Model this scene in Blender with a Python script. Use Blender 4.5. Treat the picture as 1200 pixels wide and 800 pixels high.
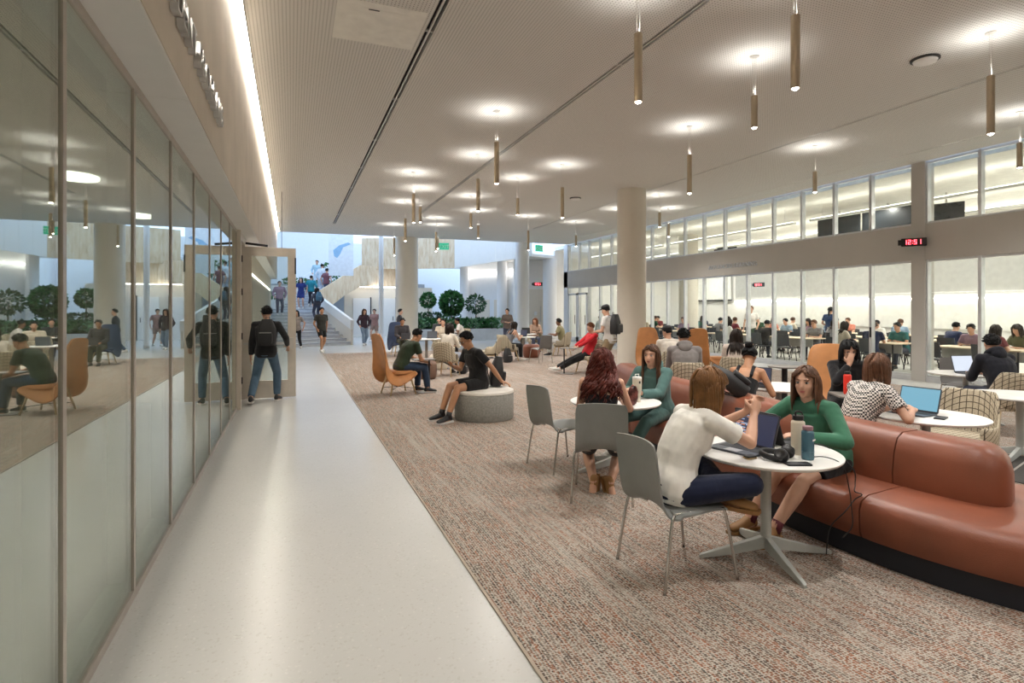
import bpy, math, random
from mathutils import Vector, Matrix
random.seed(7)
for o in list(bpy.data.objects): bpy.data.objects.remove(o)
scn = bpy.context.scene
COL = scn.collection
# ---------------------------------------------------------------- camera
cd = bpy.data.cameras.new('camera'); cam = bpy.data.objects.new('camera', cd); COL.objects.link(cam)
cd.sensor_width = 36.0; cd.lens = 670.0/1200*36; cd.shift_y = -38.0/1200; cd.clip_end = 300; cd.clip_start = .05
cam.location = (0, 0, 1.65); cam.rotation_euler = (math.pi/2, 0, -math.atan(258/670.0))
scn.camera = cam
# ---------------------------------------------------------------- world, exposure
w = bpy.data.worlds.new('sky'); scn.world = w; w.use_nodes = True
bg = w.node_tree.nodes['Background']; bg.inputs[0].default_value = (.55, .73, 1, 1); bg.inputs[1].default_value = 1.4
scn.view_settings.view_transform = 'Standard'; scn.view_settings.look = 'None'
scn.view_settings.gamma = 1; scn.view_settings.use_curve_mapping = False
scn.view_settings.exposure = 1.0
PEND_DOWN, PEND_UP, COVE, CLASS_L, BULB = 90.0, 11.0, 20.0, 5.0, 20.0
CZ = 5.0          # ceiling height
# ---------------------------------------------------------------- helpers
class MB:
    def __init__(s): s.v=[]; s.f=[]
    def add(s, vs, fs):
        k=len(s.v); s.v+= [tuple(v) for v in vs]; s.f+= [tuple(i+k for i in f) for f in fs]; return s
    def box(s, x0,x1,y0,y1,z0,z1, M=None):
        vs=[(x,y,z) for z in (z0,z1) for y in (y0,y1) for x in (x0,x1)]
        if M is not None: vs=[M@Vector(v) for v in vs]
        return s.add(vs,[(0,2,3,1),(4,5,7,6),(0,1,5,4),(2,6,7,3),(0,4,6,2),(1,3,7,5)])
    def bar(s, p0, p1, w, h, up=(0,0,1)):
        p0=Vector(p0);p1=Vector(p1);d=p1-p0;L=d.length;d.normalize();u=Vector(up)
        if abs(d.dot(u))>.98: u=Vector((1,0,0))
        x=d.cross(u).normalized();z=x.cross(d)
        M=Matrix((( x.x,d.x,z.x,p0.x),(x.y,d.y,z.y,p0.y),(x.z,d.z,z.z,p0.z),(0,0,0,1)))
        return s.box(-w/2,w/2,0,L,-h/2,h/2,M)
    def loft(s, rings, caps=True, closed=False):
        n=len(rings[0]); vs=[p for r in rings for p in r]; fs=[]
        m=len(rings)
        for i in range(m if closed else m-1):
            a=i*n;b=((i+1)%m)*n
            for j in range(n):
                k=(j+1)%n; fs.append((a+j,a+k,b+k,b+j))
        if caps and not closed:
            fs.append(tuple(range(n))[::-1]); fs.append(tuple(range((m-1)*n,m*n)))
        return s.add(vs,fs)
    def cyl(s, p0,p1,r0,r1=None,n=12,caps=True):
        return s.tube([p0,p1],[r0,r0 if r1 is None else r1],n,caps)
    def tube(s, pts, r, n=8, caps=True, closed=False, flat=1.0):
        pts=[Vector(p) for p in pts]; m=len(pts)
        rs=r if isinstance(r,(list,tuple)) else [r]*m
        T=[]
        for i in range(m):
            if closed: t=pts[(i+1)%m]-pts[i-1]
            else: t=pts[min(i+1,m-1)]-pts[max(i-1,0)]
            T.append(t.normalized() if t.length>1e-9 else Vector((0,0,1)))
        a=Vector((0,0,1)) if abs(T[0].z)<.9 else Vector((1,0,0))
        nx=T[0].cross(a).normalized(); rings=[]
        for i in range(m):
            nx=(nx-T[i]*nx.dot(T[i])); nx=nx.normalized() if nx.length>1e-6 else T[i].orthogonal().normalized()
            ny=T[i].cross(nx)
            rings.append([pts[i]+(nx*math.cos(2*math.pi*k/n)+ny*flat*math.sin(2*math.pi*k/n))*rs[i] for k in range(n)])
        return s.loft(rings,caps,closed)
    def lathe(s, prof, c=(0,0,0), n=24, M=None):
        vs=[];fs=[];m=len(prof)
        for r,z in prof:
            for k in range(n):
                a=2*math.pi*k/n; vs.append(Vector((c[0]+r*math.cos(a),c[1]+r*math.sin(a),c[2]+z)))
        if M is not None: vs=[M@v for v in vs]
        for i in range(m-1):
            for k in range(n):
                q=(k+1)%n; fs.append((i*n+k,i*n+q,(i+1)*n+q,(i+1)*n+k))
        if prof[0][0]>1e-5: fs.append(tuple(range(n))[::-1])
        if prof[-1][0]>1e-5: fs.append(tuple(range((m-1)*n,m*n)))
        return s.add(vs,fs)
    def ell(s, c, r, R=None, nu=12, nv=8):
        vs=[];fs=[];c=Vector(c)
        for i in range(nv+1):
            t=math.pi*i/nv
            for k in range(nu):
                a=2*math.pi*k/nu
                p=Vector((r[0]*math.sin(t)*math.cos(a),r[1]*math.sin(t)*math.sin(a),r[2]*math.cos(t)))
                vs.append(c+(R@p if R is not None else p))
        for i in range(nv):
            for k in range(nu):
                q=(k+1)%nu; fs.append((i*nu+k,(i+1)*nu+k,(i+1)*nu+q,i*nu+q))
        return s.add(vs,fs)
    def prism(s, poly, z0, z1, M=None):
        n=len(poly); vs=[Vector((x,y,z0)) for x,y in poly]+[Vector((x,y,z1)) for x,y in poly]
        if M is not None: vs=[M@v for v in vs]
        return s.add(vs,[tuple(range(n))[::-1],tuple(range(n,2*n))]+[(i,(i+1)%n,n+(i+1)%n,n+i) for i in range(n)])
    def mesh(s, name):
        me=bpy.data.meshes.new(name); me.from_pydata(s.v,[],s.f); me.update(); return me
    def build(s, name, mat, parent=None, smooth=False, bevel=0, sub=0, auto=None):
        me=s.mesh(name)
        if mat is not None: me.materials.append(MT(mat) if isinstance(mat,str) else mat)
        if smooth:
            me.polygons.foreach_set('use_smooth',[True]*len(me.polygons))
        o=bpy.data.objects.new(name,me); COL.objects.link(o); o.parent=parent
        if bevel:
            b=o.modifiers.new('bevel','BEVEL'); b.width=bevel; b.segments=2; b.limit_method='ANGLE'; b.angle_limit=math.radians(40)
        if sub:
            b=o.modifiers.new('sub','SUBSURF'); b.levels=sub; b.render_levels=sub
        if auto:
            try: me.set_sharp_from_angle(angle=math.radians(auto))
            except Exception: pass
        return o
def rrect(w,h,r,n=5,cx=0,cy=0):
    out=[]
    for (sx,sy,a0) in ((1,1,0),(-1,1,90),(-1,-1,180),(1,-1,270)):
        for i in range(n+1):
            a=math.radians(a0+90*i/n); out.append((cx+sx*(w/2-r)+r*math.cos(a),cy+sy*(h/2-r)+r*math.sin(a)))
    return out
def tag(o,label=None,cat=None,group=None,kind=None):
    if label: o['label']=label
    if cat: o['category']=cat
    if group: o['group']=group
    if kind: o['kind']=kind
    return o
def thing(name,label,cat,loc=(0,0,0),rz=0,group=None):
    o=bpy.data.objects.new(name,None); COL.objects.link(o); o.empty_display_size=.1
    o.location=loc; o.rotation_euler=(0,0,rz); return tag(o,label,cat,group)
def struct(o): o['kind']='structure'; return o
def snode(name):
    o=bpy.data.objects.new(name,None); COL.objects.link(o); o['kind']='structure'; return o
KIDS={}
def copy_tree(o,parent=None):
    c=o.copy(); COL.objects.link(c); c.parent=parent
    for ch in o.children: copy_tree(ch,c)
    return c
def dup(proto,loc,rz,label=None,group=None):
    c=copy_tree(proto); c.location=loc; c.rotation_euler=(0,0,rz)
    if label: c['label']=label
    if group: c['group']=group
    return c
def face(dx,dy): return math.atan2(-dx,dy)     # rotation that turns local +Y to (dx,dy)
# ---------------------------------------------------------------- materials
MATS={}
class NT:
    def __init__(s,m):
        m.use_nodes=True; s.t=m.node_tree; s.b=s.t.nodes['Principled BSDF']; s.out=s.t.nodes['Material Output']
    def n(s,typ,**kw):
        x=s.t.nodes.new(typ)
        for k,v in kw.items():
            if k.startswith('i_'): x.inputs[k[2:].replace('_',' ')].default_value=v
            else: setattr(x,k,v)
        return x
    def l(s,a,b): s.t.links.new(a,b)
    def math(s,op,a,b=None,c=None):
        x=s.t.nodes.new('ShaderNodeMath'); x.operation=op
        for i,v in enumerate((a,b,c)):
            if v is None: continue
            if isinstance(v,(int,float)): x.inputs[i].default_value=v
            else: s.l(v,x.inputs[i])
        return x.outputs[0]
    def mix(s,f,a,b):
        x=s.t.nodes.new('ShaderNodeMix'); x.data_type='RGBA'
        for i,v in ((0,f),(6,a),(7,b)):
            if isinstance(v,(int,float)): x.inputs[i].default_value=v
            elif isinstance(v,tuple): x.inputs[i].default_value=(v+(1,))[:4]
            else: s.l(v,x.inputs[i])
        return x.outputs[2]
    def obj(s,scale=(1,1,1),rot=(0,0,0)):
        c=s.n('ShaderNodeTexCoord'); m=s.n('ShaderNodeMapping'); m.inputs['Scale'].default_value=scale; m.inputs['Rotation'].default_value=rot
        s.l(c.outputs['Object'],m.inputs[0]); return m.outputs[0]
    def noise(s,vec,scale,detail=3,rough=.5):
        x=s.n('ShaderNodeTexNoise'); x.inputs['Scale'].default_value=scale; x.inputs['Detail'].default_value=detail; x.inputs['Roughness'].default_value=rough
        if vec is not None: s.l(vec,x.inputs['Vector'])
        return x
    def ramp(s,fac,stops,interp='LINEAR'):
        r=s.n('ShaderNodeValToRGB'); cr=r.color_ramp; cr.interpolation=interp
        while len(cr.elements)<len(stops): cr.elements.new(.5)
        for e,(p,c) in zip(cr.elements,stops): e.position=p; e.color=(c+(1,))[:4]
        s.l(fac,r.inputs[0]); return r.outputs[0]
    def bump(s,h,strength=.3,dist=.01):
        b=s.n('ShaderNodeBump'); b.inputs['Strength'].default_value=strength; b.inputs['Distance'].default_value=dist
        s.l(h,b.inputs['Height']); s.l(b.outputs[0],s.b.inputs['Normal'])
def M(name,col,rough=.5,metal=0,bump=None,var=0,spec=None,coat=0,emit=None,estr=0,sheen=0,vscale=6):
    m=bpy.data.materials.new(name); t=NT(m); b=t.b
    b.inputs['Base Color'].default_value=(col+(1,))[:4]; b.inputs['Roughness'].default_value=rough; b.inputs['Metallic'].default_value=metal
    if spec is not None: b.inputs['Specular IOR Level'].default_value=spec
    if coat: b.inputs['Coat Weight'].default_value=coat
    if sheen: b.inputs['Sheen Weight'].default_value=sheen
    if emit: b.inputs['Emission Color'].default_value=emit+(1,); b.inputs['Emission Strength'].default_value=estr
    v=t.obj()
    nz=t.noise(v,vscale,4)
    k=var if var else .04
    c2=tuple(max(0,x*(1-k*2)) for x in col); c1=tuple(min(1,x*(1+k)) for x in col)
    t.l(t.ramp(nz.outputs[0],[(.3,c2),(.7,c1)]),b.inputs['Base Color'])
    if bump:
        n2=t.noise(v,bump[0],5); t.bump(n2.outputs[0],bump[1],bump[2] if len(bump)>2 else .01)
    MATS[name]=m; return m
def MT(name): return MATS[name]
CLOTH={}
def cloth(col,rough=.85,fold=.35):
    k=('c',)+tuple(col)
    if k not in MATS:
        m=M('fabric_%d'%len(MATS),col,rough,0,None,.08,spec=.25,sheen=.15,vscale=9)
        t=NT.__new__(NT); t.t=m.node_tree; t.b=m.node_tree.nodes['Principled BSDF']
        v=t.obj((1,1,.6)); n1=t.noise(v,9,2,.5); t.bump(n1.outputs[0],fold,.05)
        MATS[k]=m
    return MATS[k]
M('fascia',(.62,.55,.46),.6,0,(3,.1),.06,vscale=1.6)
M('soffit',(.74,.735,.72),.5,var=.01)
M('white_wall',(.80,.785,.75),.7,var=.008)
M('warm_wall',(.72,.66,.56),.7,var=.01)
M('cool_wall',(.76,.78,.80),.7,var=.01)
M('grey_wall',(.44,.44,.42),.8,0,(60,.1))
M('header',(.53,.51,.475),.65,0,(2,.03),.02,vscale=1.2)
M('column_paint',(.72,.68,.60),.6,var=.006)
M('white_column',(.80,.81,.82),.5,var=.006)
M('alu',(.62,.60,.57),.35,.6)
M('mullion',(.50,.45,.40),.4,.5)
M('frame_pale',(.60,.62,.56),.45)
M('frame_cool',(.66,.68,.70),.35,.5)
M('door_frame',(.66,.60,.52),.4,.2)
M('dark_metal',(.03,.03,.035),.4,.6)
M('black',(.015,.015,.017),.5)
M('slot_black',(.008,.008,.01),.7)
M('chrome',(.60,.60,.58),.22,1)
M('brass',(.50,.42,.31),.38,.7)
M('bronze',(.42,.35,.28),.4,.7)
M('shell_grey',(.235,.245,.235),.5,0,(90,.04))
M('shell_dark',(.16,.155,.15),.5)
M('table_white',(.80,.79,.76),.35)
M('table_leg',(.46,.48,.46),.4,.1)
M('table_leg_dark',(.24,.22,.20),.45)
M('oak',(.62,.45,.25),.5,0,(30,.1),.15)
M('orange_leather',(.52,.22,.07),.5,0,(120,.12),.08,sheen=.1)
M('leather',(.235,.071,.036),.42,0,(160,.10),.10,vscale=3)
M('plinth',(.012,.015,.025),.6)
M('brown_pouf',(.17,.095,.065),.6,0,(80,.1),.1)
M('cream_pouf',(.66,.60,.50),.75,0,(80,.1))
M('felt_grey',(.30,.295,.27),.95,0,(140,.3),.12,vscale=40)
M('pad_white',(.78,.74,.68),.6)
M('laptop_grey',(.10,.11,.13),.4,.6)
M('laptop_black',(.02,.02,.022),.45)
M('laptop_silver',(.55,.55,.56),.35,.8)
M('keyboard',(.02,.02,.022),.6)
M('skin_light',(.62,.36,.25),.5,0,(25,.05),.05,spec=.4)
M('skin_tan',(.46,.235,.13),.5,0,(25,.05),.05,spec=.4)
M('skin_dark',(.22,.11,.065),.5,0,(25,.05),.05,spec=.4)
M('lips',(.45,.14,.12),.4)
M('eye_white',(.55,.50,.47),.25)
M('iris',(.05,.03,.02),.15)
def hairmat(name,col,rough=.45):
    m=M(name,col,rough,0,None,.25,spec=.22,vscale=14)
    t=NT.__new__(NT); t.t=m.node_tree; t.b=m.node_tree.nodes['Principled BSDF']
    v=t.obj((1,1,.12)); n1=t.noise(v,160,2); t.bump(n1.outputs[0],.35,.01)
hairmat('hair_red',(.105,.020,.013)); hairmat('hair_dark',(.022,.014,.011)); hairmat('hair_brown',(.085,.040,.022))
hairmat('hair_bob',(.22,.105,.04)); hairmat('hair_black',(.008,.008,.009)); hairmat('hair_ginger',(.17,.06,.025)); hairmat('hair_mid',(.13,.062,.035)); hairmat('hair_grey',(.3,.28,.26))
M('leaf',(.055,.20,.055),.45,0,None,.5,vscale=5); M('leaf_pale',(.22,.42,.22),.45,0,None,.4,vscale=5); M('leaf_dark',(.035,.13,.04),.45,0,None,.4,vscale=5)
M('bark',(.12,.08,.05),.9); M('soil',(.05,.035,.025),.95)
M('planter',(.62,.66,.70),.6); M('step',(.40,.42,.45),.6,0,(40,.05)); M('riser',(.62,.64,.66),.6)
M('bottle_red',(.75,.035,.02),.4); M('bottle_cream',(.70,.64,.52),.45); M('lid_black',(.015,.015,.017),.4)
M('steel',(.55,.55,.55),.3,1); M('paper',(.8,.8,.8),.8)
M('mat_charcoal',(.07,.065,.06),.95,0,(200,.4))
M('plastic_white',(.8,.79,.77),.4); M('class_floor',(.52,.51,.47),.35); M('class_ceiling',(.84,.83,.78),.8)
M('class_chair',(.05,.055,.065),.6); M('class_top',(.66,.54,.38),.5)
M('tv',(.012,.014,.016),.25); M('screen_white',(.86,.86,.82),.7)
M('sneaker_white',(.72,.70,.66),.6); M('sneaker_black',(.02,.02,.022),.6); M('sole',(.65,.62,.58),.7); M('brown_shoe',(.30,.15,.05),.6)
M('gold',(.6,.42,.2),.3,.9); M('sock',(.12,.02,.03),.9); M('plastic_blue',(.05,.14,.22),.3)
M('rust_strap',(.2,.05,.03),.8); M('mesh_fabric',(.04,.06,.12),.9)
for nm,c,e in (('bulb',(1,.93,.82),BULB),('cove_led',(1,.93,.83),COVE),('class_led',(1,.95,.86),CLASS_L),('led_red',(1,.03,.05),6.0),('exit_green',(.03,.40,.24),.7),('screen_blue',(.085,.21,.28),1.0),('screen_doc',(.75,.82,.95),.5),('screen_code',(.010,.013,.032),1.0),('code_text',(.30,.36,.50),1.0),('code_orange',(.6,.25,.12),.8),('under_led',(1,.94,.86),4.0),('ledge_led',(1,.95,.86),12.0),('class_fill',(1,.96,.88),7.0)):
    m=bpy.data.materials.new(nm); m.use_nodes=True; b=m.node_tree.nodes['Principled BSDF']
    b.inputs['Base Color'].default_value=(.02,.02,.02,1) if e<3 else (.8,.8,.8,1); b.inputs['Emission Color'].default_value=c+(1,); b.inputs['Emission Strength'].default_value=e; MATS[nm]=m
def glass(name,tint,refl,f0,rough=0.0):
    m=bpy.data.materials.new(name); m.use_nodes=True; t=m.node_tree; t.nodes.clear()
    o=t.nodes.new('ShaderNodeOutputMaterial'); mx=t.nodes.new('ShaderNodeMixShader'); tr=t.nodes.new('ShaderNodeBsdfTransparent'); gl=t.nodes.new('ShaderNodeBsdfGlossy')
    ge=t.nodes.new('ShaderNodeNewGeometry'); dp=t.nodes.new('ShaderNodeVectorMath'); dp.operation='DOT_PRODUCT'
    t.links.new(ge.outputs['Normal'],dp.inputs[0]); t.links.new(ge.outputs['Incoming'],dp.inputs[1])
    def mt(op,a,b=None):
        q=t.nodes.new('ShaderNodeMath'); q.operation=op
        for i,v in enumerate((a,b)):
            if v is None: continue
            if isinstance(v,(int,float)): q.inputs[i].default_value=v
            else: t.links.new(v,q.inputs[i])
        return q.outputs[0]
    sch=mt('POWER',mt('SUBTRACT',1.0,mt('ABSOLUTE',dp.outputs['Value'])),5.0)
    fac=mt('ADD',mt('MULTIPLY',sch,1-f0),f0)
    tr.inputs[0].default_value=tint+(1,); gl.inputs[0].default_value=refl+(1,); gl.inputs['Roughness'].default_value=rough
    t.links.new(fac,mx.inputs[0]); t.links.new(tr.outputs[0],mx.inputs[1]); t.links.new(gl.outputs[0],mx.inputs[2]); t.links.new(mx.outputs[0],o.inputs[0]); MATS[name]=m
glass('glass_reflective',(.80,.86,.80),(.92,.95,.92),.34)
glass('glass_clear',(.93,.95,.93),(.9,.9,.9),.025)
glass('glass_door',(.80,.83,.80),(.9,.92,.9),.06)
glass('glass_green',(.86,.92,.88),(.9,.9,.9),.03)
# bottle plastics: tinted translucent
m=M('bottle_teal',(.09,.22,.30),.25); m.node_tree.nodes['Principled BSDF'].inputs['Transmission Weight'].default_value=.35
m=M('banner_cloth',(.80,.86,.92),.9); 
# carpet
m=bpy.data.materials.new('carpet'); t=NT(m); v=t.obj()
def sv(t,sc): 
    return t.obj(sc)
st=t.noise(sv(t,(22,.8,1)),1.0,4,.6); st2=t.noise(sv(t,(44,2.2,1)),1.0,3,.6); big=t.noise(sv(t,(1.6,.5,1)),1.0,3)
colr=t.ramp(st2.outputs[0],[(.28,(.035,.055,.05)),(.38,(.07,.055,.045)),(.45,(.17,.115,.085)),(.50,(.34,.13,.07)),(.545,(.10,.07,.055)),(.60,(.06,.05,.045)),(.67,(.22,.15,.11)),(.74,(.05,.07,.065))])
vo=t.n('ShaderNodeTexVoronoi'); vo.inputs['Scale'].default_value=1; vo.inputs['Randomness'].default_value=.45; t.l(sv(t,(58,74,1)),vo.inputs['Vector'])
tick=t.ramp(vo.outputs['Distance'],[(.40,(1,1,1)),(.56,(0,0,0))])
amt=t.ramp(t.math('ADD',t.math('MULTIPLY',st.outputs[0],.75),t.math('MULTIPLY',big.outputs[0],.35)),[(.38,(.26,.26,.26)),(.56,(1,1,1))])
sp=t.noise(sv(t,(120,120,1)),1,2)
base=t.ramp(sp.outputs[0],[(.3,(.34,.305,.265)),(.7,(.51,.468,.415))])
col=t.mix(t.math('MULTIPLY',tick,amt),base,colr)
t.l(col,t.b.inputs['Base Color']); t.b.inputs['Roughness'].default_value=.95; t.b.inputs['Specular IOR Level'].default_value=.1
t.bump(vo.outputs['Distance'],.35,.006); MATS['carpet']=m
# terrazzo
m=bpy.data.materials.new('terrazzo'); t=NT(m)
n1=t.noise(sv(t,(1,1,1)),.9,4); n2=t.n('ShaderNodeTexVoronoi'); n2.inputs['Scale'].default_value=90; t.l(t.obj(),n2.inputs['Vector'])
b1=t.ramp(n1.outputs[0],[(.2,(.535,.53,.505)),(.8,(.575,.57,.545))])
sp=t.ramp(n2.outputs['Color'],[(.12,(.30,.27,.23)),(.2,(.5,.5,.5)),(.85,(.5,.5,.5)),(.93,(.74,.72,.68))])
t.l(t.mix(.22,b1,sp),t.b.inputs['Base Color'])
t.b.inputs['Roughness'].default_value=.26; t.b.inputs['Specular IOR Level'].default_value=.45; MATS['terrazzo']=m
# perforated ceiling
m=bpy.data.materials.new('perforated_ceiling'); t=NT(m); tc=t.n('ShaderNodeTexCoord'); sx=t.n('ShaderNodeSeparateXYZ'); t.l(tc.outputs['Object'],sx.inputs[0])
def cell(o):
    a=t.math('FRACT',t.math('MULTIPLY',o,25.0)); a=t.math('SUBTRACT',a,.5); return t.math('MULTIPLY',a,a)
d=t.math('SQRT',t.math('ADD',cell(sx.outputs[0]),cell(sx.outputs[1])))
hole=t.math('LESS_THAN',d,.17)
t.l(t.mix(hole,(.70,.69,.66),(.16,.15,.13)),t.b.inputs['Base Color']); t.b.inputs['Roughness'].default_value=.75; t.b.inputs['Specular IOR Level'].default_value=.2; MATS['perforated_ceiling']=m
# plaid upholstery
m=bpy.data.materials.new('plaid'); t=NT(m); tc=t.n('ShaderNodeTexCoord'); sx=t.n('ShaderNodeSeparateXYZ'); t.l(tc.outputs['Object'],sx.inputs[0])
def line(o,per,wd):
    return t.math('LESS_THAN',t.math('FRACT',t.math('MULTIPLY',o,1.0/per)),wd)
yz=t.math('ADD',sx.outputs[1],sx.outputs[2])
g=t.math('MAXIMUM',line(t.math('ADD',sx.outputs[0],5.0),.052,.14),line(t.math('ADD',yz,5.0),.052,.14))
nz=t.noise(t.obj(),60,3)
base=t.ramp(nz.outputs[0],[(.3,(.42,.36,.26)),(.7,(.56,.49,.37))])
t.l(t.mix(g,base,(.085,.065,.045)),t.b.inputs['Base Color']); t.b.inputs['Roughness'].default_value=.95; t.bump(t.noise(t.obj(),300,2).outputs[0],.3,.005); MATS['plaid']=m
# houndstooth-like check shirt
m=bpy.data.materials.new('check_shirt'); t=NT(m); ck=t.n('ShaderNodeTexChecker'); ck.inputs['Scale'].default_value=62; t.l(t.obj((1,1,1),(.3,.25,.5)),ck.inputs['Vector'])
ck.inputs['Color1'].default_value=(.70,.66,.62,1); ck.inputs['Color2'].default_value=(.03,.03,.03,1); t.l(ck.outputs[0],t.b.inputs['Base Color']); t.b.inputs['Roughness'].default_value=.9; MATS['check_shirt']=m
# pale travertine / timber boards of the stair guard
m=bpy.data.materials.new('board'); t=NT(m); n1=t.noise(t.obj((3,3,.8)),2.2,5,.6)
t.l(t.ramp(n1.outputs[0],[(.25,(.55,.38,.22)),(.5,(.72,.56,.38)),(.75,(.80,.70,.54))]),t.b.inputs['Base Color']); t.b.inputs['Roughness'].default_value=.6; MATS['board']=m
# ================================================================= SETTING
YB=-6.0; YE=26.6
# floors
struct(MB().box(-6,14,YB,46,-.2,0).build('floor','terrazzo'))
struct(MB().box(1.05,12.3,YB,22.2,0,.008).build('floor_carpet','carpet'))
struct(MB().box(1.035,1.05,YB,22.2,0,.010).build('trim_1','bronze'))
# ceiling: strips between the slots
ce=snode('ceiling')
def cpanel(x0,x1,y0,y1,name='ceiling_panel'): return MB().box(x0,x1,y0,y1,CZ,CZ+.06).build(name,'perforated_ceiling',ce)
SL=[(1.55,.10,23.4),(4.2,.09,20.0),(9.4,.07,22.0),(12.45,.05,23.5)]
hx0,hx1,hy0,hy1=.46,1.44,6.38,7.37
xs=-.5
for i,(sx_,wd,ye) in enumerate(SL):
    a=xs; b=sx_-wd/2
    cpanel(a,b,YB,YE)
    cpanel(b,sx_+wd/2,ye,YE,'ceiling_filler')
    MB().box(sx_-.012,sx_+.012,YB,ye,CZ+.003,CZ+.03).build('slot_blade','alu',ce)
    y=YB+.8
    while y<ye:
        MB().box(b,sx_+wd/2,y,y+.03,CZ+.004,CZ+.03).build('slot_bracket','alu',ce); y+=2.4
    xs=sx_+wd/2
cpanel(xs,13.4,YB,YE)
MB().box(-.75,13.4,YB,YE-.02,CZ+.16,CZ+.3).build('plenum','slot_black',ce)
MB().box(1.4,1.7,YB,YE-.1,CZ+.12,CZ+.14).build('slot_back','slot_black',ce)
MB().box(-.5,13.4,YE,YE+.12,CZ,CZ+.7).build('edge_fascia','white_wall',ce)
# access hatch
hp=MB().box(hx0,hx1,hy0,hy1,CZ-.004,CZ-.0005).build('access_hatch','class_ceiling'); tag(hp,'square flush access hatch panel in the perforated ceiling','hatch')
MB().box(hx0+.14,hx1-.12,hy0+.13,hy1-.13,CZ-.007,CZ-.004).build('hatch_door','class_ceiling',hp)
MB().box(.80,.92,hy0+.135,hy0+.15,CZ-.012,CZ-.007).build('latch','dark_metal',hp)
# cove light strip in slot between fascia and ceiling
cv=MB().box(-.6,-.5,YB,27,CZ+.05,CZ+.09).build('cove_light','cove_led'); tag(cv,'continuous linear cove light between the tan fascia and the ceiling','light')
MB().box(-.503,-.495,YB,27,CZ-.012,CZ+.07).build('lip','white_wall',cv)
# left fascia, soffit
wl=snode('wall_left')
y=-2.0-1.1
ys=[-6.0,-1.15,1.45,4.05,6.65,9.25,11.85,14.45,17.05,19.65,22.25,24.85,27.0]
for a,b in zip(ys[:-1],ys[1:]):
    MB().box(-.90,-.60,a+.003,b-.003,2.97,CZ+.12).build('fascia_panel','fascia',wl)
    MB().box(-.98,-.603,a+.003,b-.003,2.95,2.965).build('soffit_panel','soffit',wl)
MB().box(-1.1,-.92,YB,27,2.96,5.2).build('backing','grey_wall',wl)
MB().box(-1.05,-.85,11.65,27,0,2.95).build('plain_wall','warm_wall',wl)
MB().box(-1.05,-.85,YB,-.6,0,2.95).build('plain_wall','warm_wall',wl)
MB().box(-.852,-.83,13.2,13.4,0,2.6).build('oak_strip','oak',wl)
MB().box(-.852,-.835,14.2,25,1.0,2.4).build('grey_panel','grey_wall',wl)
MB().box(-.85,-.82,13.4,25,2.40,2.44).build('light_strip','under_led',wl)
# wall behind the camera and room behind the left glass
struct(MB().box(-6,13.4,YB-.2,YB,0,5.2).build('wall_back','warm_wall'))
struct(MB().box(-6.2,-6,YB,12,0,3.2).build('wall_side_office','warm_wall'))
struct(MB().box(-6,-1.05,11.7,11.9,0,3.2).build('wall_end_office','warm_wall'))
struct(MB().box(-6,-1.0,YB,11.7,3.1,3.2).build('ceiling_office','class_ceiling'))
for yy in (-1.5,1.5,4.5,7.5,10.3):
    for xx in (-2.2,-4.4): tag(MB().lathe([(0,3.1),(.22,3.1),(.22,3.07),(0,3.065)],c=(xx,yy,0),n=28).build('ceiling_light','under_led'),'round ceiling light in the office behind the left glass','light','office ceiling lights')
# left glazing
WN=[0]
def wname(): WN[0]+=1; return 'window_%d'%WN[0]
gx=-.85
my=[-.5,.58,1.66,2.74,3.82,4.90,5.98,7.06,8.14,9.22,10.30]
for a,b in zip(my[:-1],my[1:]):
    wo=struct(MB().box(gx-.006,gx+.006,a+.015,b-.015,.05,2.93).build(wname(),'glass_reflective'))
    MB().box(gx-.012,gx+.014,b-.02,b+.02,0,2.95).build('mullion','mullion',wo)
    MB().box(gx-.115,gx-.014,b-.025,b+.025,0.0,2.95).build('mullion_fin','frame_pale',wo)
    MB().box(gx-.012,gx+.014,a+.02,b-.02,0,.05).build('bottom_rail','mullion',wo)
    MB().box(gx-.012,gx+.014,a+.02,b-.02,2.90,2.95).build('top_rail','mullion',wo)
    MB().box(gx-.115,gx-.014,a+.025,b-.025,0,.11).build('sill_box','frame_pale',wo)
# end post + door frame (opening Y 10.45..11.5)
t1=struct(MB().box(-1.0,-.78,10.32,10.46,0,2.95).build('trim_2','door_frame'))
MB().box(-.95,-.80,11.48,11.64,0,2.95).build('jamb','door_frame',t1)
MB().box(-.95,-.80,10.46,11.48,2.82,2.95).build('head','door_frame',t1)
# open door leaf, perpendicular to the wall
dl=thing('open_door','tall glazed door leaf with wide pale frame standing open into the walkway','door',(-.83,11.42,0))
struct(dl); dl['category']='door'
for nm,bx in (('stile',(0,.15,-.025,.025,.02,2.78)),('stile',(.76,.90,-.025,.025,.02,2.78)),('rail',(.15,.76,-.025,.025,.02,.34)),('rail',(.15,.76,-.025,.025,2.62,2.78))):
    MB().box(*bx).build(nm,'door_frame',dl,bevel=.004)
MB().box(.15,.76,-.006,.006,.34,2.62).build('pane','glass_door',dl)
pb=MB().bar((.02,-.06,1.02),(.86,-.06,1.02),.035,.04).build('push_bar','alu',dl); MB().box(.78,.86,-.09,-.025,.92,1.12).build('latch_case','alu',pb)
MB().box(.88,.905,-.05,.05,2.3,2.6).build('edge_guard','dark_metal',dl)
MB().bar((.05,-.05,2.84),(.42,-.07,2.80),.03,.04).build('closer_arm','dark_metal',dl)
for z in (.3,1.1,1.9,2.5): MB().cyl((-.01,-.03,z),(-.01,-.03,z+.12),.012).build('hinge','dark_metal',dl)
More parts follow.
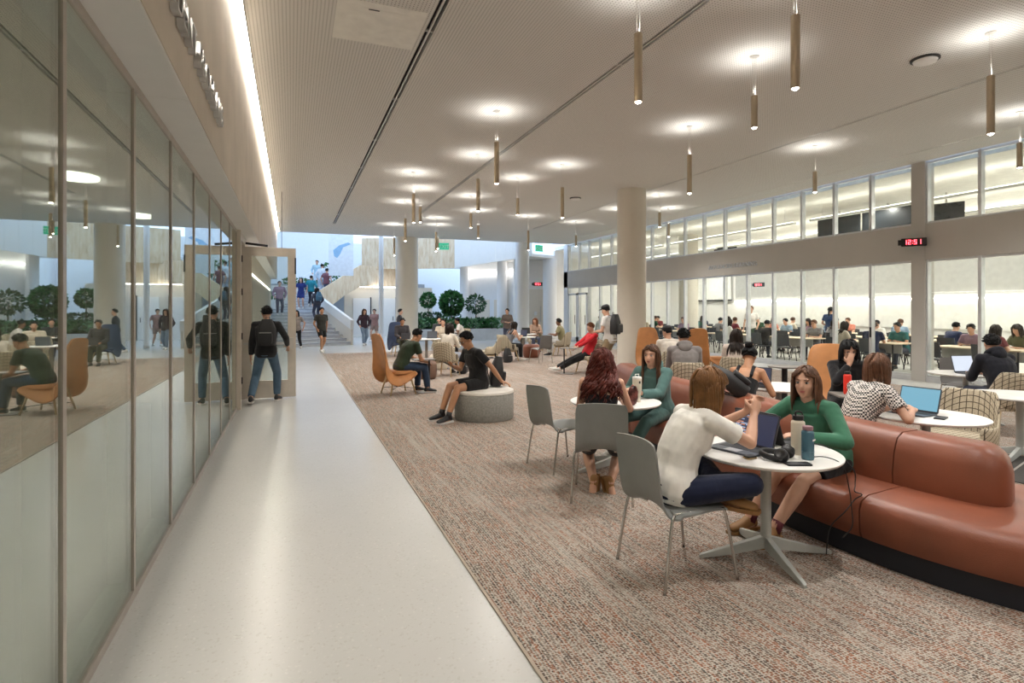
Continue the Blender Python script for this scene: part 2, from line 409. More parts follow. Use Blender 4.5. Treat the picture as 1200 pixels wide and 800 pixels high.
# ---------------------------------------------------------------- right wall
RX=13.4
wr=snode('wall_right')
MB().box(RX,RX+.28,YB,27.2,2.77,3.58).build('header_band','header',wr)
MB().box(RX-.01,RX+.3,8.73,9.04,0,CZ).build('pier','header',wr)
MB().box(RX,RX+.28,26.75,27.2,0,CZ).build('end_pier','cool_wall',wr)
MB().box(RX+.02,RX+.2,YB,26.75,0,.10).build('curb','frame_cool',wr)
MB().box(RX,RX+.28,YB,-1.0,0,CZ).build('near_pier','header',wr)
bays=[9.04+1.033*i for i in range(18)]; bays[17]=26.75
near=[8.73,7.65,6.57,5.49,4.41,3.33,2.25,1.17,.09,-1.0][::-1]
def bay(a,b,z0,z1,mm,gl):
    wo=struct(MB().box(RX+.10,RX+.112,a+.02,b-.02,z0+.03,z1-.03).build(wname(),gl))
    MB().box(RX+.03,RX+.16,b-.032,b+.032,z0,z1).build('mullion',mm,wo)
    MB().box(RX+.05,RX+.15,a+.03,b-.03,z0,z0+.05).build('bottom_rail',mm,wo)
    MB().box(RX+.05,RX+.15,a+.03,b-.03,z1-.05,z1).build('top_rail',mm,wo)
for lst in (bays,near):
    for a,b in zip(lst[:-1],lst[1:]):
        bay(a,b,.10,2.77,'frame_cool','glass_clear'); bay(a,b,3.58,CZ,'frame_cool','glass_clear')
# double glass entry door at the far end of the right wall (its leaves' stiles, pulls)
for k,(a,b) in enumerate(((24.6,25.6),(25.65,26.65))):
    d=snode('door_%d'%(k+1))
    for nm,bx in (('stile',(RX-.02,RX+.03,a,a+.12,.02,2.45)),('stile',(RX-.02,RX+.03,b-.12,b,.02,2.45)),('rail',(RX-.02,RX+.03,a,b,2.35,2.45)),('rail',(RX-.02,RX+.03,a,b,.02,.25))):
        MB().box(*bx).build(nm,'white_column',d)
    MB().cyl((RX-.06,a+.16,.9),(RX-.06,a+.16,1.35),.015).build('pull_handle','dark_metal',d)
MB().box(RX-.005,RX,10.02,10.07,.95,1.2).build('lock_plate','dark_metal',wr)
# lettering helper
def text(s,size,loc,rot,mat,name,ext=.01,parent=None,align='LEFT'):
    c=bpy.data.curves.new(name,'FONT'); c.body=s; c.size=size; c.extrude=ext; c.align_x=align
    o=bpy.data.objects.new(name,c); COL.objects.link(o); 
    dg=bpy.context.evaluated_depsgraph_get(); me=bpy.data.meshes.new_from_object(o.evaluated_get(dg)); bpy.data.objects.remove(o)
    o=bpy.data.objects.new(name,me); COL.objects.link(o); o.location=loc; o.rotation_euler=rot; me.materials.clear(); me.materials.append(MT(mat)); o.parent=parent; return o
PI=math.pi
def letters(body,size,loc,dirv,rz,mat,ext,label):
    o=thing('wall_letters',label,'sign',loc); x=0
    for ch in body:
        if ch==' ': x+=size*.4; continue
        l=text(ch,size,(0,0,0),(PI/2,0,rz),mat,'letter',ext,o); ws=[v.co.x for v in l.data.vertices]; x0=min(ws)
        l.location=(dirv[0]*(x-x0),dirv[1]*(x-x0),0); x+=max(ws)-x0+size*.12
letters('STUDENT PROGRAMS',.25,(-.575,2.95,3.22),(0,1),PI/2,'steel',.02,'raised silver letters spelling a name along the tan fascia over the glass')
letters('ADVANCED LEARNING',.20,(RX-.012,15.95,3.0),(0,-1),-PI/2,'frame_cool',.01,'small pale raised letters on the header above the study room glass')
# ---------------------------------------------------------------- columns
def column(x,y,r,z1,mat,name,label):
    o=thing(name,label,'column',(x,y,0))
    MB().lathe([(r,0),(r,z1)],n=40).build('shaft',mat,o,smooth=True,auto=40); MB().lathe([(r+.012,0),(r+.012,.1)],n=40).build('base_ring','alu',o,smooth=True,auto=40)
    return o
column(8.95,13.85,.40,CZ,'column_paint','round_column','thick round beige column rising among the orange lounge chairs')
column(5.05,26.9,.52,CZ+.2,'column_paint','round_column','thick round column between the stair and the planted bed')
column(10.95,27.0,.36,CZ+.2,'white_column','round_column','slim white round column at the ceiling edge right of the planted bed')
column(4.02,28.0,.11,8,'cool_wall','round_column','thin pale blue column close beside the thick column by the stair')
column(16.45,7.4,.42,CZ,'column_paint','round_column','round column inside the study room behind the window beside the pier')
column(16.45,20.9,.42,CZ,'column_paint','round_column','round column deep inside the study room beyond the projection screen')
# ---------------------------------------------------------------- pendants
def pendant(kind):
    z0=3.77 if kind=='L' else 4.05
    p=thing('pendant_light','',  'light')
    MB().lathe([(0,CZ),(.06,CZ),(.06,CZ-.012),(0,CZ-.012)],n=16).build('canopy','alu',p)
    for sx_ in (-.018,.018): MB().cyl((sx_,0,4.47),(sx_,0,CZ-.01),.0025,n=5).build('wire','alu',p)
    MB().lathe([(.032,4.47),(.042,4.47),(.042,z0),(.034,z0),(.034,z0+.03),(.032,4.44)],n=20).build('tube','brass',p,smooth=True,auto=40)
    MB().ell((0,0,z0+.012),(.033,.033,.028),nu=16,nv=8).build('diffuser','bulb',p,smooth=True)
    return p
PL={k:pendant(k) for k in 'LS'}; used={'L':False,'S':False}
def spot(nm,loc,e,ang,up,par=None,blend=.6,rad=.04):
    l=bpy.data.lights.new(nm,'SPOT'); l.energy=e; l.spot_size=math.radians(ang); l.spot_blend=blend; l.shadow_soft_size=rad; l.color=(1,.965,.91)
    o=bpy.data.objects.new(nm,l); COL.objects.link(o); o.location=loc
    if up: o.rotation_euler=(PI,0,0)
    o.parent=par; return o
PENDS=[('L',3.314,5.004),('L',4.521,4.154),('S',5.724,5.921),('L',7.902,4.38),('L',6.808,8.618),('S',10.033,8.729),('L',3.234,9.122),('L',3.77,11.836),('L',2.788,13.959),('S',3.313,15.662),('L',3.3,17.818),('S',5.373,13.549),('S',4.929,16.186),('S',5.886,18.468),('L',7.945,19.006),('L',4.938,20.577),('S',5.4,22.215),('L',3.77,22.721),('L',5.864,11.974),('S',10.166,19.573),('S',10.055,14.077),('S',11.672,15.836),('L',10.147,16.475),('S',11.544,5.967),
 ('S',2.9,2.2),('L',5.9,1.6),('S',8.6,.9),('L',3.1,-1.2),('S',6.2,-2.6),('L',10.6,2.4),('S',10.4,-1.6)]
for i,(k,x,y) in enumerate(PENDS):
    if not used[k]: p=PL[k]; used[k]=True
    else: p=copy_tree(PL[k])
    p.location=(x,y,0); p['group']='long pendant lights' if k=='L' else 'short pendant lights'
    p['label']='long brass tube pendant light hanging on thin wires with a glowing tip' if k=='L' else 'short brass tube pendant light hanging on thin wires with a glowing tip'
    spot('lamp_down',(x,y,(3.77 if k=='L' else 4.05)-.03),PEND_DOWN,150,False,None,.9)
    spot('lamp_up',(x,y,4.5),PEND_UP,146,True,None,1.0,.03)
# ceiling devices
def smoke(x,y,label):
    o=thing('ceiling_speaker',label,'speaker',(x,y,CZ))
    MB().lathe([(0,0),(.17,0),(.17,-.02),(.15,-.025)],n=28).build('ring','black',o,smooth=True,auto=30)
    MB().lathe([(.145,-.02),(.13,-.05),(.05,-.065),(0,-.065)],n=28).build('dome','plastic_white',o,smooth=True,auto=50)
smoke(7.92,5.16,'white dome ceiling device with dark ring beside the perforated panels'); smoke(7.98,15.4,'small dark ringed ceiling device near the beige column')
for x,y in ((2.35,7.9),(2.2,12.0),(6.05,6.9),(7.4,12.9),(10.9,8.0)):
    tag(MB().lathe([(0,CZ),(.05,CZ),(.045,CZ-.012),(.015,CZ-.03),(0,CZ-.03)],n=16).build('sprinkler','plastic_white'),'tiny white sprinkler cap flush in the ceiling','sprinkler','ceiling sprinklers')
# LED clocks
SEG={'0':'abcdef','1':'bc','2':'abged','5':'afgcd'}
def clock(loc,rz,label,txt='12:51',sc=1):
    o=thing('wall_clock',label,'clock',loc,rz)
    MB().box(-.24*sc,.24*sc,-.05*sc,.05*sc,-.09*sc,.09*sc).build('case','black',o,bevel=.006)
    MB().box(-.30*sc,-.24*sc,-.02,.10*sc,-.06*sc,.06*sc).build('bracket','black',o)
    x=-.19*sc; g=MB(); yy=-.052*sc
    for ch in txt:
        if ch==':':
            for z in (-.025,.025): g.box(x,x+.012*sc,yy-.003,yy,(z-.008)*sc,(z+.008)*sc)
            x+=.03*sc; continue
        wd=.055*sc;h=.05*sc;q=.012*sc
        R={'a':(0,wd,h-q,h),'d':(0,wd,-h,-h+q),'g':(0,wd,-q/2,q/2),'f':(0,q,0,h),'b':(wd-q,wd,0,h),'e':(0,q,-h,0),'c':(wd-q,wd,-h,0)}
        for sg in SEG[ch]:
            a=R[sg]; g.box(x+a[0],x+a[1],yy-.003,yy,a[2],a[3])
        x+=.08*sc
    g.build('digits','led_red',o)
clock((13.2,8.85,3.17),-.95,'black wall clock with red digits on the pier beside the study room')
clock((11.95,27.3,2.95),-.15,'black wall clock with red digits on the far wall by the planted bed',sc=1)
clock((19.7,20.1,2.75),-1.2,'black wall clock with red digits inside the study room')
clock((-.27,17.6,3.22),.2,'black wall clock with red digits hanging over the walkway past the open door',sc=.8)
MB().cyl((0,0,.06),(0,0,1.78),.008,n=6).build('rod','dark_metal',bpy.data.objects['wall_clock.003'])
# EXIT signs
def exit_sign(loc,rz,label):
    o=thing('exit_sign',label,'exit sign',loc,rz)
    MB().box(-.24,.24,-.012,.012,-.15,.15).build('panel','exit_green',o); MB().cyl((0,0,.15),(0,0,5.0-loc[2]),.01,n=6).build('stem','alu',o)
    text('EXIT',.22,(-.2,-.014,-.08),(PI/2,0,0),'plastic_white','letters',.002,o)
exit_sign((6.45,25.4,4.5),-.3,'green exit sign hanging before the board clad bridge'); exit_sign((10.9,24.75,4.52),.35,'green exit sign hanging near the slim white column')
# ================================================================= ATRIUM
struct(MB().box(-5,20,40,40.3,0,6.1).build('wall_atrium_back','cool_wall'))
struct(MB().box(-5.3,-5,26,40.3,0,9).build('wall_atrium_left','cool_wall'))
struct(MB().box(-5,-1.05,26.6,27,0,9).build('wall_atrium_front','cool_wall'))
struct(MB().box(-5,3.5,40,40.3,6.1,8.4).build('wall_atrium_upper','cool_wall'))
# lower flight ascending along A from base right end B0
def stair(name,o,dirv,wid,n,rise,run,label,z0=0):
    s=thing(name,label,'stairs',(o[0],o[1],0)); s['kind']='structure'
    A=Vector((dirv[0],dirv[1],0)).normalized(); L=Vector((-A.y,A.x,0))
    for i in range(n):
        w_=wid(i); a=A*(i*run); b=A*((i+1)*run)
        P=[a,b,b+L*w_,a+L*w_]
        base=[tuple(p+Vector((0,0,z0+(i)*rise-(.0 if z0==0 and i==0 else .12)))) for p in P]
        top=[tuple(p+Vector((0,0,z0+(i+1)*rise-.04))) for p in P]
        m=MB(); m.add([Vector(x) for x in base+top],[(3,2,1,0),(4,5,6,7),(0,1,5,4),(1,2,6,5),(2,3,7,6),(3,0,4,7)]); m.build('riser','riser',s)
        n_=a-A*.03
        P2=[n_,b,b+L*w_,n_+L*w_]; zt=z0+(i+1)*rise
        m=MB(); m.add([p+Vector((0,0,zt-.04)) for p in P2]+[p+Vector((0,0,zt)) for p in P2],[(3,2,1,0),(4,5,6,7),(0,1,5,4),(1,2,6,5),(2,3,7,6),(3,0,4,7)]); m.build('tread','step',s)
    return s,A,L
S1,A1,L1=stair('lower_stairs',(2.6,27.2),(-.35,.94),lambda i:4.2,10,.15,.41,'lower flight of grey stone steps rising from the atrium floor')
S2,A2,L2=stair('upper_stairs',(1.05,31.1),(.6,.8),lambda i:2.6,12,.145,.34,'upper flight of grey stone steps beside the board clad guard',1.5)
struct(MB().prism([(1.17,31.05),(1.05,31.2),(-1.2,32.9),(-3.6,31.5),(-2.8,29.65)],0,1.5).build('floor_landing','step'))
struct(MB().prism([(3.5,34.4),(8,36.5),(8,39.9),(-2,39.9),(1.4,36.0)],3.02,3.24).build('floor_upper','step'))
# guards: sloped solid walls
def slab(pts_top,pts_bot,th,mat,name,label,cat='guard wall'):
    m=MB(); n=len(pts_top)
    d=(Vector(pts_top[-1])-Vector(pts_top[0])); nn=Vector((-d.y,d.x,0)).normalized()*th
    rings=[]
    for a,b in zip(pts_top,pts_bot):
        a=Vector(a);b=Vector(b); rings.append([b,a,a+nn,b+nn])
    m.loft(rings); o=m.build(name,mat); return tag(o,label,cat) if label else o
sg_=slab([(2.65,27.1,1.15),(1.15,31.1,2.52)],[(2.65,27.1,.72),(1.15,31.1,2.1)],.16,'white_wall','stair_guard','white sloping handrail wall of the lower stairs')
slab([(2.63,27.15,.74),(1.15,31.1,2.12)],[(2.63,27.15,0),(1.15,31.1,0)],.10,'warm_wall','side_wall',None).parent=sg_
# board-clad upper guard made of boards
bg_=thing('board_guard','tall pale timber board guard along the upper stairs and bridge','guard wall',(0,0,0))
def boards(path,ztop,zbot,root,mat='board',w_=.42):
    # path list of (x,y); ztop,zbot functions of length fraction
    P=[Vector((x,y,0)) for x,y in path]; Ls=[0]
    for a,b in zip(P[:-1],P[1:]): Ls.append(Ls[-1]+(b-a).length)
    T=Ls[-1]; n=max(1,int(T/w_))
    def at(s):
        for i in range(len(P)-1):
            if s<=Ls[i+1]+1e-6: return P[i].lerp(P[i+1],(s-Ls[i])/(Ls[i+1]-Ls[i]))
        return P[-1]
    for k in range(n):
        a=at(T*k/n+.004); b=at(T*(k+1)/n-.004); d=(b-a).normalized(); nn=Vector((-d.y,d.x,0))*.06
        f0,f1=k/n,(k+1)/n
        q=[]
        for p,f in ((a,f0),(b,f1)):
            q+= [p+Vector((0,0,zbot(f))),p+Vector((0,0,ztop(f))),p+nn+Vector((0,0,ztop(f))),p+nn+Vector((0,0,zbot(f)))]
        MB().loft([q[:4],q[4:]]).build('board',mat,root)
boards([(1.2,31.15),(3.75,34.5)],lambda f:2.5+1.72*f,lambda f:1.2+2.0*f if f<.6 else 2.4+ (f-.6)*1.4,bg_)
boards([(3.75,34.5),(7.4,36.0)],lambda f:4.22,lambda f:3.0,bg_)
# balcony with rounded corner; board cladding left run, white right run
bal=thing('curved_balcony','curved upper balcony with board clad and white guard over the planted bed','balcony')
def arc(c,r,a0,a1,n): return [(c[0]+r*math.cos(math.radians(a0+(a1-a0)*i/n)),c[1]+r*math.sin(math.radians(a0+(a1-a0)*i/n))) for i in range(n+1)]
left=[(3.9,35.2),(6.2,34.2),(7.6,33.5)]+[(8.4,33.0),(8.9,32.5)]
right=[(8.9,32.5),(9.4,31.7),(10.1,30.3),(11.1,28.4),(11.6,27.3)]
boards(left,lambda f:5.9,lambda f:4.05,bal); boards(right,lambda f:5.9,lambda f:4.06+.34*f,bal,'white_wall',.6)
pl=[(x_+.12,y_+.2) for x_,y_ in left+right[1:]]+[(13.35,28.2),(13.35,38),(4.0,38)]
MB().prism(pl,4.40,4.55).build('slab','white_wall',bal)
# walls below the balcony
struct(MB().prism([(9.9,34.0),(13.0,29.3),(13.4,29.5),(10.3,34.2)],0,4.39).build('wall_under_balcony','cool_wall'))
cl=MB().prism([(9.75,33.9),(12.85,29.2),(12.95,29.25),(9.85,33.95)],3.75,3.8).build('cove_light','under_led'); tag(cl,'linear cove light washing the wall under the balcony','light')
for i,f in enumerate((.18,.42)):
    a=Vector((9.9,34.0,0)).lerp(Vector((13.0,29.3,0)),f); b=Vector((9.9,34.0,0)).lerp(Vector((13.0,29.3,0)),f+.18); nn=Vector((-.83,-.55,0))*.03
    d=MB().loft([[a+nn,b+nn,b,a],[p+Vector((0,0,2.2)) for p in (a+nn,b+nn,b,a)]]).build('door_%d'%(3+i),'warm_wall'); struct(d)
    MB().cyl(a.lerp(b,.15)+nn*2+Vector((0,0,.9)),a.lerp(b,.15)+nn*2+Vector((0,0,1.3)),.015).build('pull_handle','steel',d)
struct(MB().box(11.4,14.6,29.2,29.4,0,4.39).build('wall_far_right','white_wall'))
d=struct(MB().box(12.15,13.15,29.14,29.2,0,2.75).build('door_5','warm_wall'))
MB().box(12.12,12.15,29.12,29.2,0,2.78).build('jamb','alu',d); MB().box(13.15,13.18,29.12,29.2,0,2.78).build('jamb','alu',d); MB().cyl((12.9,29.08,.95),(12.9,29.08,1.8),.015).build('pull_handle','steel',d); MB().box(12.55,12.7,29.12,29.14,1.3,1.5).build('notice','paper',d)
column(9.75,33.35,.26,4.39,'white_column','round_column','white round column under the corner of the curved balcony')
column(11.4,31.2,.3,4.39,'white_column','round_column','white round column standing before the lit wall under the balcony')
column(13.2,28.5,.38,4.39,'white_column','round_column','broad white column beside the far door and the double glass doors')
# wall and doors below the bridge
struct(MB().box(2.9,8.2,35.2,35.4,0,2.97).build('wall_under_bridge','warm_wall'))
for i,x in enumerate((3.4,4.9)):
    d=struct(MB().box(x,x+1.0,35.14,35.2,0,2.3).build('door_%d'%(6+i),'white_wall')); MB().box(x+1.0,x+1.06,35.1,35.2,0,2.36).build('jamb','dark_metal',d); MB().cyl((x+.85,35.1,.95),(x+.85,35.1,1.2),.02).build('pull_handle','dark_metal',d)
ul=MB().box(3.0,6.8,34.7,34.8,2.93,2.98).build('ceiling_light','under_led'); tag(ul,'linear light under the bridge washing the cream doors','light')
# banner
bn=thing('hanging_banner','white cloth banner with blue map print hanging beside the stairs','banner',(2.35,30.4,0),-.3)
MB().box(-.62,.62,0,.02,3.35,6.0).build('cloth','banner_cloth',bn); MB().cyl((-.64,.01,6.0),(.64,.01,6.0),.02).build('top_rod','alu',bn)
for q in (-.6,.6): MB().cyl((q,.01,6),(q,.01,8.0),.006,n=5).build('wire','alu',bn)
M('print_blue',(.30,.52,.75),.9)
MB().prism([(-.4,.3),(-.1,.55),(.35,.7),(.5,.62),(.1,.45),(-.05,.1),(-.2,-.1),(-.35,0)],0,.004,Matrix(((1,0,0,0),(0,0,-1,-.001),(0,1,0,4.35),(0,0,0,1)))).build('print','print_blue',bn)
bn=thing('hanging_banner','plain narrow white cloth banner hanging behind the thick column','banner',(6.0,30.5,0),-.3); MB().box(-.25,.25,0,.02,3.0,6.2).build('cloth','banner_cloth',bn); MB().cyl((0,.01,6.2),(0,.01,8.0),.006,n=5).build('wire','alu',bn)
for k,yy in enumerate((28.0,30.55,33.2,35.8,38.4)): struct(MB().box(-5,16,yy-.12,yy+.12,8.0,8.4).build('trim_beam_%d'%(k+1),'white_wall'))
# handrails on upper stairs
for k,off in enumerate((2.5,)):
    r=thing('handrail','thin metal handrail on posts up the upper stairs','handrail')
    a=Vector((1.05,31.1,2.4))+L2*off; b=a+A2*4.1+Vector((0,0,1.74)); MB().cyl(a,b,.025,n=8).build('rail','white_column',r)
    for f in (.02,.5,.98): p=a.lerp(b,f); MB().cyl(p-Vector((0,0,.95)),p,.02,n=8).build('post','white_column',r)
# planters, hedge plants, trees
def foliage(m,c,r,n,ls,seed,drop=0):
    rnd=random.Random(seed)
    for i in range(n):
        while True:
            p=Vector((rnd.uniform(-1,1),rnd.uniform(-1,1),rnd.uniform(-1,1)))
            if .25<p.length<1: break
        p=p.normalized()*(p.length**.35); q=Vector((p.x*r[0],p.y*r[1],p.z*r[2]))+Vector(c)
        d=(p+Vector((rnd.uniform(-.7,.7),rnd.uniform(-.7,.7),rnd.uniform(-.5,.7)-drop))).normalized(); s=d.orthogonal().normalized(); up=d.cross(s)
        a=rnd.uniform(0,6.28); s=s*math.cos(a)+up*math.sin(a); L=ls*rnd.uniform(.7,1.3); w_=L*.28; nn=d.cross(s)*L*.08
        m.add([q,q+d*L*.5+s*w_+nn,q+d*L,q+d*L*.5-s*w_+nn],[(0,1,2),(0,2,3)])
def planter(name,label,poly,z,zsoil):
    o=thing(name,label,'planter'); MB().prism(poly,0,z).build('wall','planter',o); cx=sum(p[0] for p in poly)/len(poly); cy=sum(p[1] for p in poly)/len(poly)
    MB().prism([(cx+(x-cx)*.95,cy+(y-cy)*.9) for x,y in poly],z,z+.02).build('soil','soil',o); return o
planter('stone_planter','long low pale blue planter box filled with leafy plants',[(5.6,28.5),(10.75,28.85),(10.5,30.3),(5.6,30.2)],.62,.6)
planter('stone_planter','raised planter box behind the long low one',[(5.8,31.0),(9.0,31.3),(8.9,32.0),(5.8,31.8)],1.05,1)
rnd=random.Random(3)
for i in range(14):
    x=5.85+i*.35; m=MB(); foliage(m,(0,0,.20),(.30,.42,.26),230,.17,40+i)
    o=thing('leafy_plant','broad leafy green plant in the long low planter','plant',(x,29.2+.1*(i%3),.63),0,'plants in the low planter'); m.build('leaves','leaf_pale' if i%4==1 else 'leaf',o); MB().cyl((0,0,0),(0,0,.25),.02,n=6).build('stem','bark',o)
for i in range(8):
    x=6.0+i*.38; m=MB(); foliage(m,(0,0,.16),(.28,.3,.2),130,.14,70+i)
    o=thing('low_shrub','low dark green shrub in the raised planter','plant',(x,31.45,1.06),0,'shrubs in the raised planter'); m.build('leaves','leaf_dark',o)
for x,y,z,zc,r,n,nm,lab in ((7.1,31.5,1.05,2.15,(.36,.36,.36),700,'leaf','small round topped tree at the left end of the raised planter'),(8.05,30.0,.6,1.98,(.58,.56,.60),2200,'leaf','big dense ball shaped tree in the low planter'),(9.45,30.1,.6,1.92,(.48,.48,.45),420,'leaf_dark','airy tree with drooping leaves in the low planter')):
    o=thing('topiary_tree',lab,'tree',(x,y,z)); m=MB(); foliage(m,(0,0,zc-z),r,n,.17,int(x*10),.25); m.build('crown',nm,o); m=MB(); m.tube([(0,0,0),(.02,0,.5),(0,.02,zc-z)],[.035,.03,.02],7); m.build('trunk','bark',o,smooth=True)
for i,(x,y,z,r,lab) in enumerate(((2.05,35.8,3.24,.55,'green bush beside the stair top rail'),(-.1,34.2,2.95,.3,'small green plant along the upper ledge'),(.55,34.6,2.95,.3,'small green plant along the upper ledge'),(1.1,35.0,2.95,.3,'small green plant along the upper ledge'),(-1.2,32.9,2.1,.28,'small green plant on the lower ledge'),(-.7,33.2,2.1,.28,'small green plant on the lower ledge'))):
    o=thing('ledge_plant',lab,'plant',(x,y,z+(.16 if i else 0)),0,'ledge plants' if i else None); m=MB(); foliage(m,(0,0,r if i==0 else .1),(r,r,r if i==0 else .12),260 if i==0 else 90,.18,90+i); m.build('leaves','leaf',o); MB().cyl((0,0,-.16 if i else 0),(0,0,.1),.02,n=6).build('stem','bark',o)
struct(MB().prism([(-3,33.2),(1.6,35.4),(1.4,36),(-3,34)],1.5,2.95).build('wall_ledge_upper','white_wall'))
struct(MB().prism([(-3,32.4),(-.2,33.0),(-.4,33.6),(-3,33.3)],1.5,2.1).build('wall_ledge_lower','white_wall'))
# ================================================================= STUDY ROOM behind the right glass
struct(MB().box(13.7,21.7,-1,29,-.02,.004).build('floor_study','class_floor'))
struct(MB().box(13.7,21.7,-1,29,4.9,5.1).build('ceiling_study','class_ceiling'))
ws=snode('wall_study_back')
MB().box(21.5,21.7,-1,29,0,4.9).build('plaster','white_wall',ws)
MB().box(21.46,21.5,-1,23.5,2.06,3.7).build('acoustic_panel','grey_wall',ws)
MB().box(21.40,21.5,-1,23.5,2.0,2.04).build('light_ledge','ledge_led',ws)
MB().box(21.44,21.5,3,22.5,.95,2.0).build('whiteboard','screen_white',ws)
struct(MB().box(13.7,21.7,29,29.2,0,4.9).build('wall_study_end','white_wall'))
struct(MB().box(13.7,21.7,-1.2,-1,0,4.9).build('wall_study_near','white_wall'))
ps=thing('projection_screen','wide white pulled down projection screen in the study room','screen'); MB().box(21.36,21.4,23.75,27.6,2.15,3.6).build('fabric','screen_white',ps); MB().box(21.34,21.42,23.7,27.65,2.08,2.15).build('bottom_bar','black',ps); MB().box(21.3,21.44,23.65,27.7,3.6,3.75).build('housing','plastic_white',ps)
for i in range(4):
    for j,x in enumerate((15.0,17.9,20.4)):
        y=3.0+7.0*i
        o=thing('linear_light','long thin suspended uplight fixture in the study room','light',(x,y,0),0,'study room linear lights')
        MB().box(-.06,.06,-3.2,3.2,4.36,4.42).build('housing','plastic_white',o); MB().box(-.05,.05,-3.15,3.15,4.422,4.43).build('lamp_strip','class_led',o)
        for q in (-2.8,2.8): MB().cyl((0,q,4.42),(0,q,4.899),.004,n=5).build('wire','alu',o)
for i in range(6):  # unseen ceiling discs with spots, added to brighten the study room walls and people
    for x in (16.4,19.2):
        y=4.0+4.2*i; o=thing('fill_light','added round ceiling lamp that brightens the study room','light',(x,y,4.9),0,'added study room fill lights')
        MB().lathe([(.09,0),(.11,0),(.11,-.012),(.09,-.012)],n=20).build('ring','plastic_white',o); MB().lathe([(0,-.004),(.09,-.004),(.09,-.008),(0,-.008)],n=20).build('lens','class_fill',o)
        spot('study_fill_lamp',(x,y,4.87),250,168,False,None,.5,.09)
def tv(x,y0,y1,z0,z1,tilt,label):
    o=thing('ceiling_screen',label,'screen',(x,(y0+y1)/2,(z0+z1)/2),tilt); L=(y1-y0)/2;h=(z1-z0)/2
    MB().box(-.04,.04,-L,L,-h,h).build('panel','tv',o,bevel=.01); MB().box(-.046,-.04,-L+.02,L-.02,-h+.03,h-.02).build('glass','tv',o)
    MB().cyl((.06,0,0),(.06,0,4.9-(z0+z1)/2),.03,n=8).build('pole','alu',o); MB().box(.04,.1,-.2,.2,-.1,.1).build('mount','dark_metal',o)
tv(17,11.45,13.0,3.72,4.74,0,'big dark ceiling hung screen in the study room, beside the pier'); tv(17,13.1,14.65,3.72,4.74,0,'big dark ceiling hung screen in the study room, farther along from the pier'); tv(17,10.1,10.95,3.8,4.6,.35,'angled dark ceiling hung screen seen past the pier'); tv(18.5,20.2,21.6,3.7,4.5,0,'dark ceiling hung screen deep in the study room')
# tables and chairs
def class_table():
    o=thing('study_table','','table'); MB().box(-.45,.45,-1.0,1.0,.71,.74).build('top','class_top',o,bevel=.004)
    for sx_ in (-.36,.36):
        for sy in (-.9,.9): MB().cyl((sx_,sy,0),(sx_,sy,.71),.02,n=8).build('leg','dark_metal',o)
    MB().box(-.01,.01,-.9,.9,.45,.70).build('modesty_panel','grey_wall',o)
    return o
def class_chair():
    o=thing('study_chair','','chair'); MB().box(-.23,.23,-.22,.22,.42,.46).build('seat','class_chair',o,bevel=.01)
    MB().loft([[(-.22,-.22,.50),(-.22,-.25,.50),(.22,-.25,.50),(.22,-.22,.50)],[(-.22,-.27,.86),(-.22,-.30,.86),(.22,-.30,.86),(.22,-.27,.86)]]).build('backrest','class_chair',o)
    for s in (-1,1):
        MB().tube([(s*.2,.2,.04),(s*.21,.1,.43)],.012,6).build('leg','dark_metal',o); MB().tube([(s*.2,-.22,.04),(s*.21,-.1,.43),(s*.20,-.24,.55)],.012,6).build('leg','dark_metal',o)
        for yy in (.2,-.22): MB().cyl((s*.2-.012,yy,.02),(s*.2+.012,yy,.02),.02,n=8).build('caster','black',o)
    return o
ct=class_table(); cc=class_chair(); f1=f2=True; SEATS=[]
for x,yy in ((15.2,[8.6,11.4,14.2,17.0,19.8,22.6,25.2]),(17.7,[11.0,13.8,16.6,19.4,22.2,25.0]),(20.0,[13.0,15.8,18.6,21.4,24.2])):
    for y in yy:
        t=ct if f1 else copy_tree(ct); f1=False; t.location=(x,y,0); t['group']='study room tables'; t['label']='long study table with pale wood top and dark legs behind the glass'
        for sx_ in (-1,1):
            for sy in (-.5,.5):
                c=cc if f2 else copy_tree(cc); f2=False; px=x+sx_*.62; c.location=(px,y+sy+random.uniform(-.08,.08),0); c.rotation_euler=(0,0,face(-sx_,random.uniform(-.25,.25))); c['group']='study room chairs'; c['label']='dark study chair on casters drawn up to a wood topped table'
                SEATS.append((px,y+sy,-sx_))
# ================================================================= FURNITURE
def smoothpath(P,n=8):
    out=[]
    for i in range(len(P)-1):
        p0=Vector(P[max(i-1,0)]);p1=Vector(P[i]);p2=Vector(P[i+1]);p3=Vector(P[min(i+2,len(P)-1)])
        for k in range(n):
            t=k/n; out.append(.5*((2*p1)+(p2-p0)*t+(2*p0-5*p1+4*p2-p3)*t*t+(3*p1-p0-3*p2+p3)*t**3))
    out.append(Vector(P[-1])); return out
